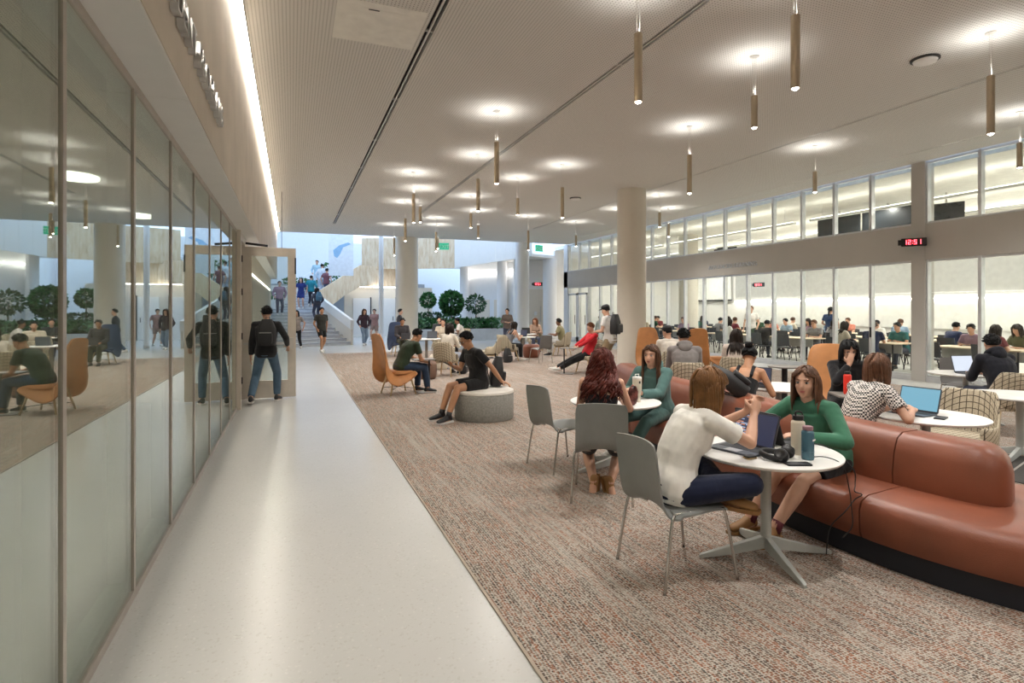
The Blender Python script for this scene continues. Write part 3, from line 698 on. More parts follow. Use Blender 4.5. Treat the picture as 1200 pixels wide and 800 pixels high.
# shell chair: faces +Y
def shell_chair(mat='shell_grey'):
    o=thing('shell_chair','','chair')
    prof=smoothpath([(0,.235,.425),(0,.21,.447),(0,.10,.452),(0,-.06,.440),(0,-.165,.447),(0,-.205,.49),(0,-.225,.58),(0,-.245,.72),(0,-.262,.85)],5)
    m=MB(); rings=[]; N=len(prof)
    for i,p in enumerate(prof):
        f=i/(N-1); wd=.225 if f<.5 else .225-.01*(f-.5)*2
        if f<.06: wd*=.93+.07*f/.06
        if f>.94: wd*=1-.08*(f-.94)/.06
        t=(prof[min(i+1,N-1)]-prof[max(i-1,0)]).normalized(); nn=Vector((0,-t.z,t.y))
        top=[];bot=[]
        for k in range(9):
            u=-1+k/4; c=(.028 if f<.45 else .045)*u*u
            q=p+Vector((u*wd,0,0))-nn*(-c)*(1 if f<.45 else 1)
            top.append(q-nn*0); bot.append(q-nn*.012)
        rings.append(top+bot[::-1])
    m.loft(rings); m.build('shell',mat,o,smooth=True,auto=50)
    for s in (-1,1):
        MB().tube(smoothpath([(s*.255,.265,0),(s*.225,.20,.39),(s*.20,.17,.425),(s*.10,.15,.43)],5),.0095,8).build('leg','chrome',o,smooth=True)
        MB().tube(smoothpath([(s*.255,-.265,0),(s*.235,-.20,.39),(s*.205,-.16,.425),(s*.10,-.14,.425)],5),.0095,8).build('leg','chrome',o,smooth=True)
        MB().tube([(s*.19,.165,.427),(s*.19,-.15,.425)],.008,6).build('frame_rail','chrome',o,smooth=True)
    return o
SC=shell_chair(); SC.location=(2.26,3.0,.008); SC.rotation_euler=(0,0,face(1,0)); SC['label']='grey shell chair with chrome legs under the woman in the white shirt'; SC['group']='grey shell chairs'
dup(SC,(2.56,4.42,.008),face(.53,.85),'grey shell chair with chrome legs under the woman with curly red hair')
dup(SC,(2.64,5.42,.008),face(.98,.15),'empty grey shell chair pulled up to the round table with the cream tumbler')
SD=shell_chair('shell_dark'); SD.location=(7.1,16.0,.008); SD.rotation_euler=(0,0,face(-.2,.95)); SD['label']='empty dark grey shell chair before the far white table'; SD['group']='grey shell chairs'
dup(SD,(10.0,5.9,.008),face(-.4,-.7),'empty dark grey shell chair by the table with the bright laptop','grey shell chairs')
# pedestal tables
def ped_table(name,r,z,top='table_white',leg='table_leg',ang=-17,feet=True):
    o=thing(name,'','table')
    MB().lathe([(0,z-.022),(r-.012,z-.022),(r-.002,z-.012),(r,z-.004),(r-.004,z),(0,z)],n=64).build('top',top,o,smooth=True,auto=30)
    if feet:
        MB().cyl((0,0,.06),(0,0,z-.03),.034,n=20).build('column',leg,o,smooth=True,auto=40)
        MB().lathe([(0,z-.05),(.12,z-.05),(.12,z-.022),(0,z-.022)],n=24).build('top_plate',leg,o)
        for k in range(4):
            a=math.radians(ang+90*k); d=Vector((math.cos(a),math.sin(a),0)); s=Vector((-d.y,d.x,0))
            rings=[]
            for q,w_,z0,z1 in ((.02,.024,.055,.135),(.25,.022,.02,.075),(.44,.016,.0,.028),(.455,.010,.0,.018)):
                rings.append([d*q+s*w_+Vector((0,0,z0)),d*q-s*w_+Vector((0,0,z0)),d*q-s*w_*.8+Vector((0,0,z1)),d*q+s*w_*.8+Vector((0,0,z1))])
            MB().loft(rings).build('foot',leg,o,bevel=.004)
    else:
        MB().cyl((0,0,.02),(0,0,z-.03),.045,n=20).build('column',leg,o,smooth=True,auto=40)
        MB().lathe([(0,0),(.26,0),(.26,.012),(.05,.025),(0,.025)],n=32).build('base',leg,o,smooth=True,auto=30)
    return o
PT=ped_table('round_table',.46,.70); PT.location=(2.95,2.95,.008); PT['label']='round white table with laptops, headphones and bottles on four pale splayed feet'; PT['group']='round white tables'
dup(PT,(3.10,5.10,.008),.3,'round white table with the cream tumbler between the two young women')
dup(PT,(5.26,3.42,.008),.2,'round white table behind the sofa holding the blue screen laptop')
dup(PT,(7.45,3.85,.008),.5,'bare round white table beyond the plaid chair at the sofa end')
dup(PT,(9.25,5.45,.008),.5,'round white table holding the bright laptop near the pier')
dup(PT,(5.55,5.35,.008),.1,'round white table in front of the woman with the hair bun')
TB=ped_table('round_table',.46,.74,'table_white','table_leg_dark',0,False); TB.location=(3.83,17.2,.008); TB['label']='round white table with thick brown column before the man in cream'; TB['group']='round white tables'
for (x,y,lab) in ((7.0,17.3,'round white table where the woman in grey writes'),(7.9,19.3,'round white table beside the brown leather pouf'),(5.7,22.0,'small round table where two men sit near the planted bed')):
    dup(TB,(x,y,.008),0,lab)
TS=ped_table('small_table',.26,.70,'table_leg_dark','dark_metal',0,False); TS.location=(7.6,7.2,.008); TS['label']='small round dark table beside a plaid chair by the study room'; TS['group']='small dark tables'
dup(TS,(4.25,15.3,.008),0,'small round dark table beside the plaid armchair with the person in cream')
def side_table(z=.66,w_=.42):
    o=thing('side_table','','table'); MB().prism(rrect(w_,w_*.8,.03),z-.018,z).build('top','table_leg_dark',o); MB().cyl((.12,0,.01),(.12,0,z-.018),.018,n=12).build('pole','dark_metal',o,smooth=True,auto=40); MB().prism(rrect(.34,.30,.02,cx=.05),0,.012).build('base_plate','table_leg_dark',o); return o
ST=side_table(); ST.location=(2.42,11.15,.008); ST['label']='small grey side table beside the high back orange chair'; ST['group']='side tables'
dup(ST,(6.55,13.0,.008),2.6,'small dark side table in front of the person in red')
dup(ST,(6.0,4.75,.008),1.0,'small dark side table carrying the red bottle')
# plaid lounge chair: faces +Y
def plaid_chair():
    o=thing('plaid_chair','','chair')
    # wrap-around shell: angle sweep, height drops to the arms
    m=MB(); ro=[];N=28
    for i in range(N+1):
        a=math.radians(-38+ (180+76)*i/N) ; u=abs(i/N-.5)*2     # start right front, around back, left front
        hx=.31*math.cos(a); hy=-.27*math.sin(a)-.02
        e=(1-u*u)**.8 if u<1 else 0
        zt=.55+.30*min(1,max(0,(.62-u)/.26))**1.2; lean=.065*((zt-.45)/.4)
        dx,dy=math.cos(a),-math.sin(a); th=.035
        ro.append([Vector((hx-dx*th,hy-dy*th,.36)),Vector((hx,hy,.34)),Vector((hx+dx*lean*.35,hy+dy*lean,zt-.02)),Vector((hx+dx*(lean*.35-th*.5),hy+dy*(lean-th*.5),zt)),Vector((hx-dx*th+dx*lean*.35,hy-dy*th+dy*lean,zt-.03))])
    m.loft(ro); m.build('back_shell','plaid',o,smooth=True,sub=1)
    m=MB(); P=rrect(.54,.50,.12,6,0,.02); m.loft([[Vector((x*.96,y*.96,.335)) for x,y in P],[Vector((x,y,.36)) for x,y in P],[Vector((x,y,.42)) for x,y in P],[Vector((x*.93,y*.93,.445)) for x,y in P]]); m.build('seat_cushion','plaid',o,smooth=True,auto=60)
    for sx_ in (-1,1):
        for sy in (-1,1): MB().tube([(sx_*.20,sy*.18,.345),(sx_*.265,sy*.25,0)],[.021,.014],8).build('leg','oak',o,smooth=True)
        MB().bar((sx_*.2,-.18,.32),(sx_*.2,.18,.32),.03,.035).build('frame_rail','oak',o)
    return o
PC=plaid_chair(); G='plaid chairs'; PC.location=(6.02,3.62,.008); PC.rotation_euler=(0,0,face(-1,-.15)); PC['label']='empty plaid chair pushed in at the table with the blue screen laptop'; PC['group']=G
for x,y,fx,fy,lab in ((8.75,4.65,.5,.8,'plaid chair under the person in the black hoodie near the pier'),(7.1,7.75,.7,.7,'plaid chair with the dark haired woman facing the study room'),(5.70,7.3,.5,.85,'plaid chair holding the man in the grey hoodie'),(3.55,13.75,.65,.75,'plaid chair holding the person in the cream top'),(6.35,16.9,.9,.35,'plaid chair holding the woman in grey at the far table'),(4.6,17.6,.1,-1,'empty plaid chair facing the small dark table'),(5.35,15.6,-.9,.4,'empty plaid chair seen behind the man on the drum seat'),(6.6,22.6,-.3,-1,'empty plaid chair near the planted bed'),(5.2,20.6,-.2,-1,'empty plaid chair beside the low planter wall'),(8.9,18.2,-.7,.7,'plaid chair holding the man in the blue trimmed vest'),(7.2,13.1,-1,-.1,'tan plaid chair the person in red lounges in')):
    dup(PC,(x,y,.008),face(fx,fy),lab,G)
tag(MB().tube([(0,0,0),(.12,.05,.08),(.2,.1,.1)],[.09,.12,.08],10).build('rolled_blanket','plaid'),'rolled pale blanket on the floor near the pier','blanket').location=(8.3,5.9,.1)
# high back lounge chair: faces +Y
def high_chair(mat='orange_leather'):
    o=thing('high_back_chair','','chair')
    prof=smoothpath([(0,.30,.40),(0,.22,.435),(0,.0,.40),(0,-.16,.41),(0,-.26,.52),(0,-.33,.75),(0,-.40,1.02),(0,-.45,1.18)],5)
    m=MB(); N=len(prof); rings=[]
    for i,p in enumerate(prof):
        f=i/(N-1); t=(prof[min(i+1,N-1)]-prof[max(i-1,0)]).normalized(); nn=Vector((0,-t.z,t.y))
        wd=.31+.03*math.sin(f*math.pi) - (.10*max(0,(f-.6)/.4)**1.5); 
        if f<.12: wd*=.86+.14*f/.12
        if f>.93: wd*=1-.18*(f-.93)/.07
        lift=.20*math.exp(-((f-.42)/.24)**2)
        top=[];bot=[]
        for k in range(11):
            u=-1+k/5; c=(u*u)**1.4*(lift+.03); q=p+Vector((u*wd,0,0))+nn*c
            top.append(q+nn*.012); bot.append(q-nn*.03)
        rings.append(top+bot[::-1])
    m.loft(rings); m.build('shell',mat,o,smooth=True,sub=1)
    m=MB(); P=rrect(.46,.44,.1,6,0,.03); m.loft([[Vector((x,y,.40)) for x,y in P],[Vector((x,y,.44)) for x,y in P],[Vector((x*.92,y*.92,.465)) for x,y in P]]); m.build('cushion',mat,o,smooth=True,auto=60)
    for sx_ in (-1,1):
        for sy in (-1,1): MB().tube([(sx_*.16,sy*.16,.40),(sx_*.24,sy*.26,0)],[.022,.014],8).build('leg','oak',o,smooth=True)
        MB().bar((sx_*.16,-.17,.37),(sx_*.16,.17,.37),.03,.03).build('frame_rail','oak',o)
    for sx_ in (-1,1): MB().tube([(sx_*.21,-.21,.12),(0,0,.14),(-sx_*.21,.21,.12)],.006,6).build('cross_rod','dark_metal',o)
    return o
HC=high_chair(); HC.location=(1.93,11.15,.008); HC.rotation_euler=(0,0,face(1,.25)); HC['label']='high back orange chair with oak legs holding the man in green'; HC['group']='high back orange chairs'
for x,y,fx,fy,lab in ((6.45,5.25,-.6,-.8,'high back orange chair holding the woman in black'),(8.35,11.9,-.2,-1,'high back orange chair standing behind the man with the backpack'),(9.15,11.6,.2,1,'high back orange chair right of the beige column'),(9.9,11.4,-.8,.5,'high back orange chair farther right of the beige column')):
    dup(HC,(x,y,.008),face(fx,fy),lab)
HN=high_chair('mesh_fabric'); HN.location=(3.55,20.3,.008); HN.rotation_euler=(0,0,face(.1,-1)); HN['label']='high back navy chair by the thick column'; HN['group']='high back orange chairs'
del HN['group']
# poufs and drum
def pouf(x,y,r,h,mat,label):
    o=thing('pouf',label,'pouf',(x,y,.008)); MB().lathe([(0,0),(r*.8,0),(r*.92,.06),(r,h*.45),(r*.97,h*.8),(r*.85,h*.97)],n=32).build('body',mat,o,smooth=True); MB().lathe([(r*.86,h*.955),(r*.8,h),(0,h+.01)],n=32).build('top',mat,o,smooth=True)
pouf(2.98,13.3,.23,.42,'brown_pouf','tall brown pouf behind the small grey side table'); pouf(3.75,15.3,.27,.40,'cream_pouf','cream round pouf behind the small grey side table'); pouf(7.6,17.9,.30,.44,'leather','brown leather pouf beside the far white table')
dr=thing('drum_seat','round grey felt drum seat with white padded top','stool',(2.72,8.24,.008)); MB().lathe([(0,0),(.43,0),(.445,.02),(.45,.37),(.44,.385)],n=56).build('body','felt_grey',dr,smooth=True,auto=40); MB().lathe([(.44,.385),(.45,.395),(.445,.425),(.42,.435),(0,.437)],n=56).build('pad','pad_white',dr,smooth=True,auto=50)
# ---------------------------------------------------------------- serpentine sofa
so=thing('serpentine_sofa','long curved terracotta leather sofa on a dark plinth with padded back','sofa')
CL=smoothpath([(5.9,.75,0),(5.15,1.1,0),(4.55,1.65,0),(4.2,2.25,0),(4.1,2.8,0),(4.12,3.5,0),(4.25,4.3,0),(4.38,5.2,0),(4.5,6.2,0),(4.75,7.2,0),(5.05,8.0,0)],14)
cum=[0]
for a,b in zip(CL[:-1],CL[1:]): cum.append(cum[-1]+(b-a).length)
def clat(s):
    s=max(0,min(cum[-1]-1e-6,s))
    for i in range(len(CL)-1):
        if s<=cum[i+1]:
            f=(s-cum[i])/(cum[i+1]-cum[i]); p=CL[i].lerp(CL[i+1],f); d=(CL[min(i+2,len(CL)-1)]-CL[max(i-1,0)]).normalized(); return p,Vector((d.y,-d.x,0))
def s_at_y(y):
    return min(range(len(CL)),key=lambda i:abs(CL[i].y-y) + (0 if CL[i].x<5.6 else 3))
def sweep(s0,s1,prof,mat,name,endr=0.0,parent=so,n=None,taper_end=False):
    n=n or max(4,int((s1-s0)/.07)); rings=[]
    for i in range(n+1):
        f=i/n; s=s0+(s1-s0)*f; p,r=clat(s)
        k=1.0
        e=min(s-s0,s1-s)
        sc=1-.012*max(0,1-e/.02)
        if endr:
            ee=s-s0
            if ee<endr: sc=max(.04,math.sqrt(max(0,1-(1-ee/endr)**2)))
        rings.append([p+r*(x*(.35+.65*sc if endr else sc))+Vector((0,0,z if not endr else z0_+(z-z0_)*(.55+.45*sc))) for x,z in prof])
    m=MB(); m.loft(rings); return m.build(name,mat,parent,smooth=True,auto=55)
z0_=.42
# profile: x = offset along r (r points to the right of travel => +X side when going +Y)
HW=.66
plinth=[(-HW+.06,0),(-HW+.06,.17),(HW-.06,.17),(HW-.06,0)]
seatp=[(-HW+.02,.16),(-HW,.20),(-HW-.005,.34),(-HW+.02,.395),(-HW+.09,.425),(-.3,.435),(.3,.435),(HW-.09,.425),(HW-.02,.395),(HW+.005,.34),(HW,.20),(HW-.02,.16)]
S_tot=cum[-1]
sweep(0,S_tot,plinth,'plinth','plinth')
s273=cum[s_at_y(2.72)]
seams=[s273-3.2,s273-1.6,s273,s273+1.05,s273+2.1,s273+3.15,s273+4.2,S_tot]
seams=[max(0,x) for x in seams]
for a,b in zip(seams[:-1],seams[1:]):
    if b-a>.1: sweep(a+.003,b-.003,seatp,'leather','seat_segment')
backp=[(-.20,.425),(-.205,.52),(-.185,.66),(-.15,.75),(-.09,.785),(.09,.785),(.15,.75),(.185,.66),(.205,.52),(.20,.425)]
bs=[s273-.52,s273+.06,s273+1.1,s273+2.15,s273+3.2,s273+4.25,S_tot-.1]
z0_=.425
for i,(a,b) in enumerate(zip(bs[:-1],bs[1:])):
    sweep(a+.004,b-.004,backp,'leather','back_cushion',endr=.16 if i==0 else 0,n=26)
mt_=tag(MB().box(0,1.3,0,.9,0,.006).build('floor_mat','mat_charcoal'),'flat charcoal floor mat beside the sofa end','mat'); mt_.location=(6.5,3.0,.009); mt_.rotation_euler=(0,0,.3)
MB().box(0,1.3,.45,.47,.006,.009).build('strip','alu',mt_)
# ---------------------------------------------------------------- small objects
def laptop(x,y,z,fx,fy,label,lidm='laptop_grey',scr='screen_doc',w_=.31,d=.215,open_=110,code=False):
    o=thing('laptop',label,'laptop',(x,y,z),face(fx,fy))      # user looks along (fx,fy); lid at +Y edge
    MB().prism(rrect(w_,d,.012),0,.012).build('base',lidm,o); kb=MB().box(-w_/2+.025,w_/2-.025,-.015,d/2-.02,.012,.0135).build('keyboard','keyboard',o); MB().box(-.05,.05,-d/2+.012,-.03,.012,.0128).build('trackpad','laptop_silver' if lidm!='laptop_black' else 'keyboard',o)
    a=math.radians(open_-90); R=Matrix.Translation((0,d/2,.012))@Matrix.Rotation(-a,4,'X')
    Mx=R@Matrix(((1,0,0,0),(0,0,1,0),(0,1,0,d/2),(0,0,0,1)))
    ld=MB().prism(rrect(w_,d,.012),0,.006,Mx).build('lid',lidm,o)
    MB().box(-w_/2+.004,w_/2-.004,-.0012,0,.004,d-.004,R).build('bezel','laptop_black',ld); s=MB().box(-w_/2+.010,w_/2-.010,-.0022,-.0012,.016,d-.010,R).build('screen',scr,ld)
    if code:
        rn=random.Random(5); m1=MB(); m2=MB()
        for i in range(19):
            zz=d-.022-i*.0095; xx=-w_/2+.02+.012*rn.randint(0,4)
            if i>15: xx=-w_/2+.02
            for k in range(rn.randint(1,3)):
                L=rn.uniform(.02,.055); (m2 if rn.random()<.25 else m1).box(xx,xx+L,-.0027,-.0022,zz-.0026,zz+.0024,R); xx+=L+.008
        m1.build('code_lines','code_text',ld); m2.build('code_highlights','code_orange',ld)
    return o
TZ=.709
laptop(2.79,3.02,TZ,.95,.22,'open grey laptop with dark code screen before the woman in the white shirt',scr='screen_code',code=True,w_=.34,d=.235,open_=112)
laptop(3.235,3.16,TZ,-.97,-.16,'open black laptop turned toward the woman in green',lidm='laptop_black',scr='screen_doc',w_=.34,d=.235,open_=112)
laptop(5.20,3.52,TZ+.0,.93,.10,'open dark laptop with light blue screen in front of the woman in the checked shirt',lidm='laptop_grey',scr='screen_blue',open_=108,w_=.34,d=.225)
laptop(9.25,5.35,TZ,.2,.95,'open laptop with bright white screen near the pier',scr='screen_doc',w_=.36,d=.25,open_=105)
laptop(5.28,5.45,TZ,.85,.5,'open black laptop before the woman with the hair bun',lidm='laptop_black',scr='screen_code',open_=105)
laptop(6.2,7.9,.66,.6,.8,'half open dark laptop beside the man in the grey hoodie',lidm='laptop_black',scr='screen_doc',open_=75)
laptop(3.62,19.6,.62,.0,1,'open dark laptop on the lap of the man in the navy chair',lidm='laptop_grey',open_=105).rotation_euler=(0,0,PI)
laptop(4.02,17.38,.749,0,-1,'open dark laptop before the man in the cream shirt',lidm='laptop_grey',open_=100)
laptop(7.02,17.4,.749,.9,.35,'open dark laptop before the woman in grey at the far table',lidm='laptop_black',scr='screen_code',open_=100)
laptop(8.05,19.4,.749,-.6,-.8,'open black laptop on the white table beside the leather pouf',lidm='laptop_black',open_=100)
def bottle(x,y,z,r,h,mat,label,lidm='lid_black',kind='loop'):
    o=thing('water_bottle',label,'bottle',(x,y,z))
    MB().lathe([(0,0),(r*.92,0),(r,.008),(r,h*.78),(r*.93,h*.82),(r*.72,h*.84),(r*.72,h*.86)],n=28).build('body',mat,o,smooth=True,auto=45)
    l=MB().lathe([(r*.80,h*.855),(r*.82,h*.87),(r*.82,h*.95),(r*.76,h*.965),(0,h*.965)],n=24).build('lid',lidm,o,smooth=True,auto=45)
    if kind=='loop': MB().tube(smoothpath([(-r*.5,0,h*.96),(-r*.45,0,h*1.05),(r*.2,0,h*1.06),(r*.85,0,h*1.0),(r*1.0,0,h*.88)],4),.006,6).build('carry_loop',lidm,l,smooth=True)
    return o
b=bottle(3.02,2.68,TZ,.037,.215,'bottle_teal','translucent teal water bottle with mauve lid beside the headphones',lidm='rust_strap',kind='')
M('mauve',(.30,.17,.20),.45); b.children[1].data.materials[0]=MT('mauve'); MB().lathe([(.0385,.05),(.0385,.052)],n=28).build('band','plastic_blue',b); MB().box(-.02,.02,-.0385,-.037,.12,.13).build('logo','plastic_white',b).rotation_euler=(0,0,.35)
bottle(3.07,2.80,TZ,.042,.26,'bottle_cream','tall cream water bottle with black loop lid behind the teal bottle')
bottle(6.0,4.78,.668,.042,.27,'bottle_red','bright red water bottle with dark lid on the dark side table',kind='')
tb=thing('tumbler','tall cream tumbler with slim handle on the round table before the teal hoodie','tumbler',(3.27,4.96,TZ)); MB().lathe([(0,0),(.034,0),(.036,.01),(.036,.08),(.046,.11),(.047,.235),(.044,.24)],n=28).build('cup','bottle_cream',tb,smooth=True,auto=45); MB().lathe([(.047,.235),(.048,.25),(.042,.255),(0,.255)],n=28).build('lid','plastic_white',tb,smooth=True,auto=45); MB().box(-.008,.008,-.051,-.046,.19,.215).build('clip','black',tb); MB().tube([(-.02,0,.25),(-.022,0,.28),(.022,0,.28),(.02,0,.25)],.005,6).build('handle','plastic_white',tb)
# headphones
hp=thing('headphones','black over-ear headphones lying on the table edge','headphones',(2.85,2.76,TZ),.5)
MB().tube([Vector((.085*math.cos(a),.095*math.sin(a),.02+.012*math.sin(a))) for a in [math.radians(-20+220*i/20) for i in range(21)]],.013,8,flat=1.5).build('headband','black',hp,smooth=True)
for s in (-1,1):
    e=MB().lathe([(0,-.02),(.036,-.02),(.042,-.01),(.042,.012),(.034,.022),(0,.02)],M=Matrix.Translation((s*.062,-.045,.036))@Matrix.Rotation(s*.9,4,'Y'),n=24).build('ear_cup','black',hp,smooth=True,auto=50); MB().lathe([(.02,.014),(.036,.014),(.04,.026),(.03,.034),(.02,.026)],M=Matrix.Translation((s*.062,-.045,.036))@Matrix.Rotation(s*.9,4,'Y'),n=20).build('ear_pad','lid_black',e,smooth=True)
ph=tag(MB().prism(rrect(.075,.15,.012),0,.008).build('phone','black'),'black phone lying on the table edge beside the headphones','phone'); ph.location=(2.86,2.61,TZ); ph.rotation_euler=(0,0,1.2)
wl_=thing('key_pouch','small black pouch with gold rim beside the headphones','pouch',(2.70,2.83,TZ)); MB().prism(rrect(.07,.05,.012),0,.018).build('case','black',wl_,bevel=.004); MB().tube([(x,y,.005) for x,y in rrect(.074,.054,.012)],.003,6,closed=True).build('rim','gold',wl_)
ph=tag(MB().prism(rrect(.08,.155,.012),0,.009).build('phone','black'),'black phone lying beside the blue screen laptop','phone'); ph.location=(5.22,3.27,TZ); ph.rotation_euler=(0,0,-1.2)
# cables
tag(MB().tube(smoothpath([(3.02,2.68,TZ+.01),(3.10,2.62,TZ+.02),(3.16,2.55,TZ-.02),(3.19,2.53,.55),(3.20,2.52,.42),(3.24,2.55,.30),(3.22,2.6,.22)],6),.0035,6).build('headphone_cable','black'),'thin black cable hanging off the table edge','cable')
tag(MB().tube(smoothpath([(3.29,3.0,TZ+.01),(3.38,2.85,TZ+.01),(3.46,2.72,.60),(3.46,2.70,.50),(3.43,2.68,.46),(3.47,2.66,.44),(3.44,2.69,.40),(3.37,2.70,.33),(3.33,2.78,.2),(3.32,2.8,.02)],6),.004,6).build('charger_cable','black'),'looped black charger cable draped over the sofa edge','cable')
# snack bag in the red haired woman's group
def crumple(name,c,r,mat,label,seed,cat):
    rn=random.Random(seed); m=MB(); m.ell((0,0,0),r,nu=16,nv=10)
    m.v=[(x*rn.uniform(.85,1.12),y*rn.uniform(.85,1.12),z*rn.uniform(.9,1.1)) for x,y,z in m.v]
    o=m.build(name,mat,None,smooth=True); o.location=c; return tag(o,label,cat)
m=M('foil_bag',(.20,.07,.06),.3,.4,(30,.4),.5,vscale=18)
crumple('snack_bag',(3.12,4.80,TZ+.10),(.055,.035,.10),'foil_bag','crumpled shiny maroon snack bag beside the cream tumbler',4,'snack bag')
# backpacks
def backpack(x,y,z,rz,s,label,mat='sneaker_black',name='backpack',parent=None):
    o=thing(name,label,'backpack',(x,y,z),rz) if parent is None else parent
    m=MB(); P=[(.10,0),(.15,.02),(.165,.15),(.16,.32),(.12,.44),(.05,.48)]
    rings=[]
    for i in range(9):
        f=i/8; zz=.48*f; wd=.155*(1-.45*max(0,f-.6)/.4)*(.88+.12*min(1,f*6)); dp=.10*(1-.5*max(0,f-.55)/.45)*(.85+.15*min(1,f*6))
        rings.append([Vector((x_*s,y_*s,zz*s)) for x_,y_ in rrect(wd*2,dp*2,min(wd,dp)*.7,4)])
    m.loft(rings); m.build('body',mat,o,smooth=True,auto=60)
    m=MB(); m.loft([[Vector((x_*s,(y_-.12)*s,zz*s)) for x_,y_ in rrect(.24*k,.06*k,.02,3)] for zz,k in ((.04,.9),(.08,1),(.2,1),(.25,.85))]); pk=m.build('front_pocket',mat,o,smooth=True,auto=60)
    MB().tube([(-.10*s,-.152*s,.235*s),(.10*s,-.152*s,.235*s)],.004*s,5).build('zip','alu',pk)
    for q in (-1,1): MB().tube(smoothpath([(q*.07*s,.08*s,.45*s),(q*.085*s,.16*s,.42*s),(q*.09*s,.17*s,.25*s),(q*.10*s,.09*s,.06*s)],4),.014*s,6,flat=.5).build('strap',mat,o,smooth=True)
    MB().tube([(-.03*s,.06*s,.47*s),(-.03*s,.06*s,.52*s),(.03*s,.06*s,.52*s),(.03*s,.06*s,.47*s)],.008*s,6).build('grab_handle',mat,o)
    return o
b=backpack(4.28,4.55,.80,.6,.85,'black backpack lying on top of the sofa back'); b.rotation_euler=(-.9,0,.9)
b=backpack(2.95,8.42,.46,face(-.5,-.8)+.3,.95,'black backpack leaning behind the man on the drum seat'); b.rotation_euler=(.15,0,face(-1,0.2))
backpack(6.2,16.5,.01,.4,.9,'black bag on the floor under the chair of the woman in grey'); backpack(4.05,14.0,.01,.9,.8,'dark bag on the floor beside the plaid armchair')
# ================================================================= PEOPLE
def ik(a,b,l1,l2,hint):
    a=Vector(a);b=Vector(b);d=b-a;D=d.length
    if D>(l1+l2)*.998: b=a+d.normalized()*(l1+l2)*.998; d=b-a; D=d.length
    if D<abs(l1-l2)+.02: D=abs(l1-l2)+.02
    x=(l1*l1-l2*l2+D*D)/(2*D); h=math.sqrt(max(0,l1*l1-x*x)); n=d.normalized(); hv=Vector(hint); hv=hv-n*hv.dot(n)
    hv=hv.normalized() if hv.length>1e-5 else n.orthogonal().normalized()
    return a+n*x+hv*h, b
def ring(c,ax,ay,rx,ry,n=16,sq=2.4):
    out=[]
    for k in range(n):
        a=2*math.pi*k/n; ca,sa=math.cos(a),math.sin(a)
        out.append(c+ax*(rx*abs(ca)**(2/sq)*(1 if ca>=0 else -1))+ay*(ry*abs(sa)**(2/sq)*(1 if sa>=0 else -1)))
    return out
def limb(m,p0,p1,r0,r1,n=10,bulge=0,b0=True,b1=True):
    p0=Vector(p0);p1=Vector(p1)
    pts=[p0.lerp(p1,f) for f in (0,.3,.6,1)]; rs=[r0,r0+(r1-r0)*.3+bulge,r0+(r1-r0)*.6+bulge*.5,r1]
    m.tube(pts,rs,n)
    if b0: m.ell(p0,(r0,)*3,nu=n,nv=6)
    if b1: m.ell(p1,(r1,)*3,nu=n,nv=6)
def remesh(o,vox,it=3):
    r=o.modifiers.new('remesh','REMESH'); r.mode='VOXEL'; r.voxel_size=vox; r.use_smooth_shade=True
    s=o.modifiers.new('smooth','SMOOTH'); s.factor=.5; s.iterations=it
    return o
def hand(m,wr,d,nrm,k,curl,side,detail):
    d=d.normalized(); nrm=(nrm-d*nrm.dot(d)).normalized(); lat=d.cross(nrm)*side    # toward thumb side
    m.loft([ring(wr+d*(q*k),lat,nrm,w_*k,t_*k,10) for q,w_,t_ in ((-.01,.026,.02),(.03,.036,.017),(.07,.042,.015),(.095,.038,.011))])
    for i,L in enumerate((.070,.080,.075,.058)):
        b=wr+d*.088*k+lat*((.029-.0195*i)*k); c=curl; p=b; dd=d
        for j,fr in enumerate((.45,.32,.23)):
            dd=(dd*math.cos(c*.55)+nrm*math.sin(c*.55)).normalized() if j else (d*math.cos(c*.4)+nrm*math.sin(c*.4)).normalized()
            nr2=nrm; q=p+dd*L*fr*k; m.tube([p,q],[.0088*k,.0078*k],8); m.ell(q,(.0078*k,)*3,nu=8,nv=5); p=q
            c+=curl*.45
    b=wr+d*.03*k+lat*.028*k; q=b+(d*.55+lat*.75+nrm*.35).normalized()*.042*k; e=q+(d*.85+lat*.15+nrm*(.3+.4*curl)).normalized()*.034*k
    m.tube([b,q,e],[.013*k,.011*k,.009*k],8); m.ell(e,(.009*k,)*3,nu=8,nv=5)
LAST={}
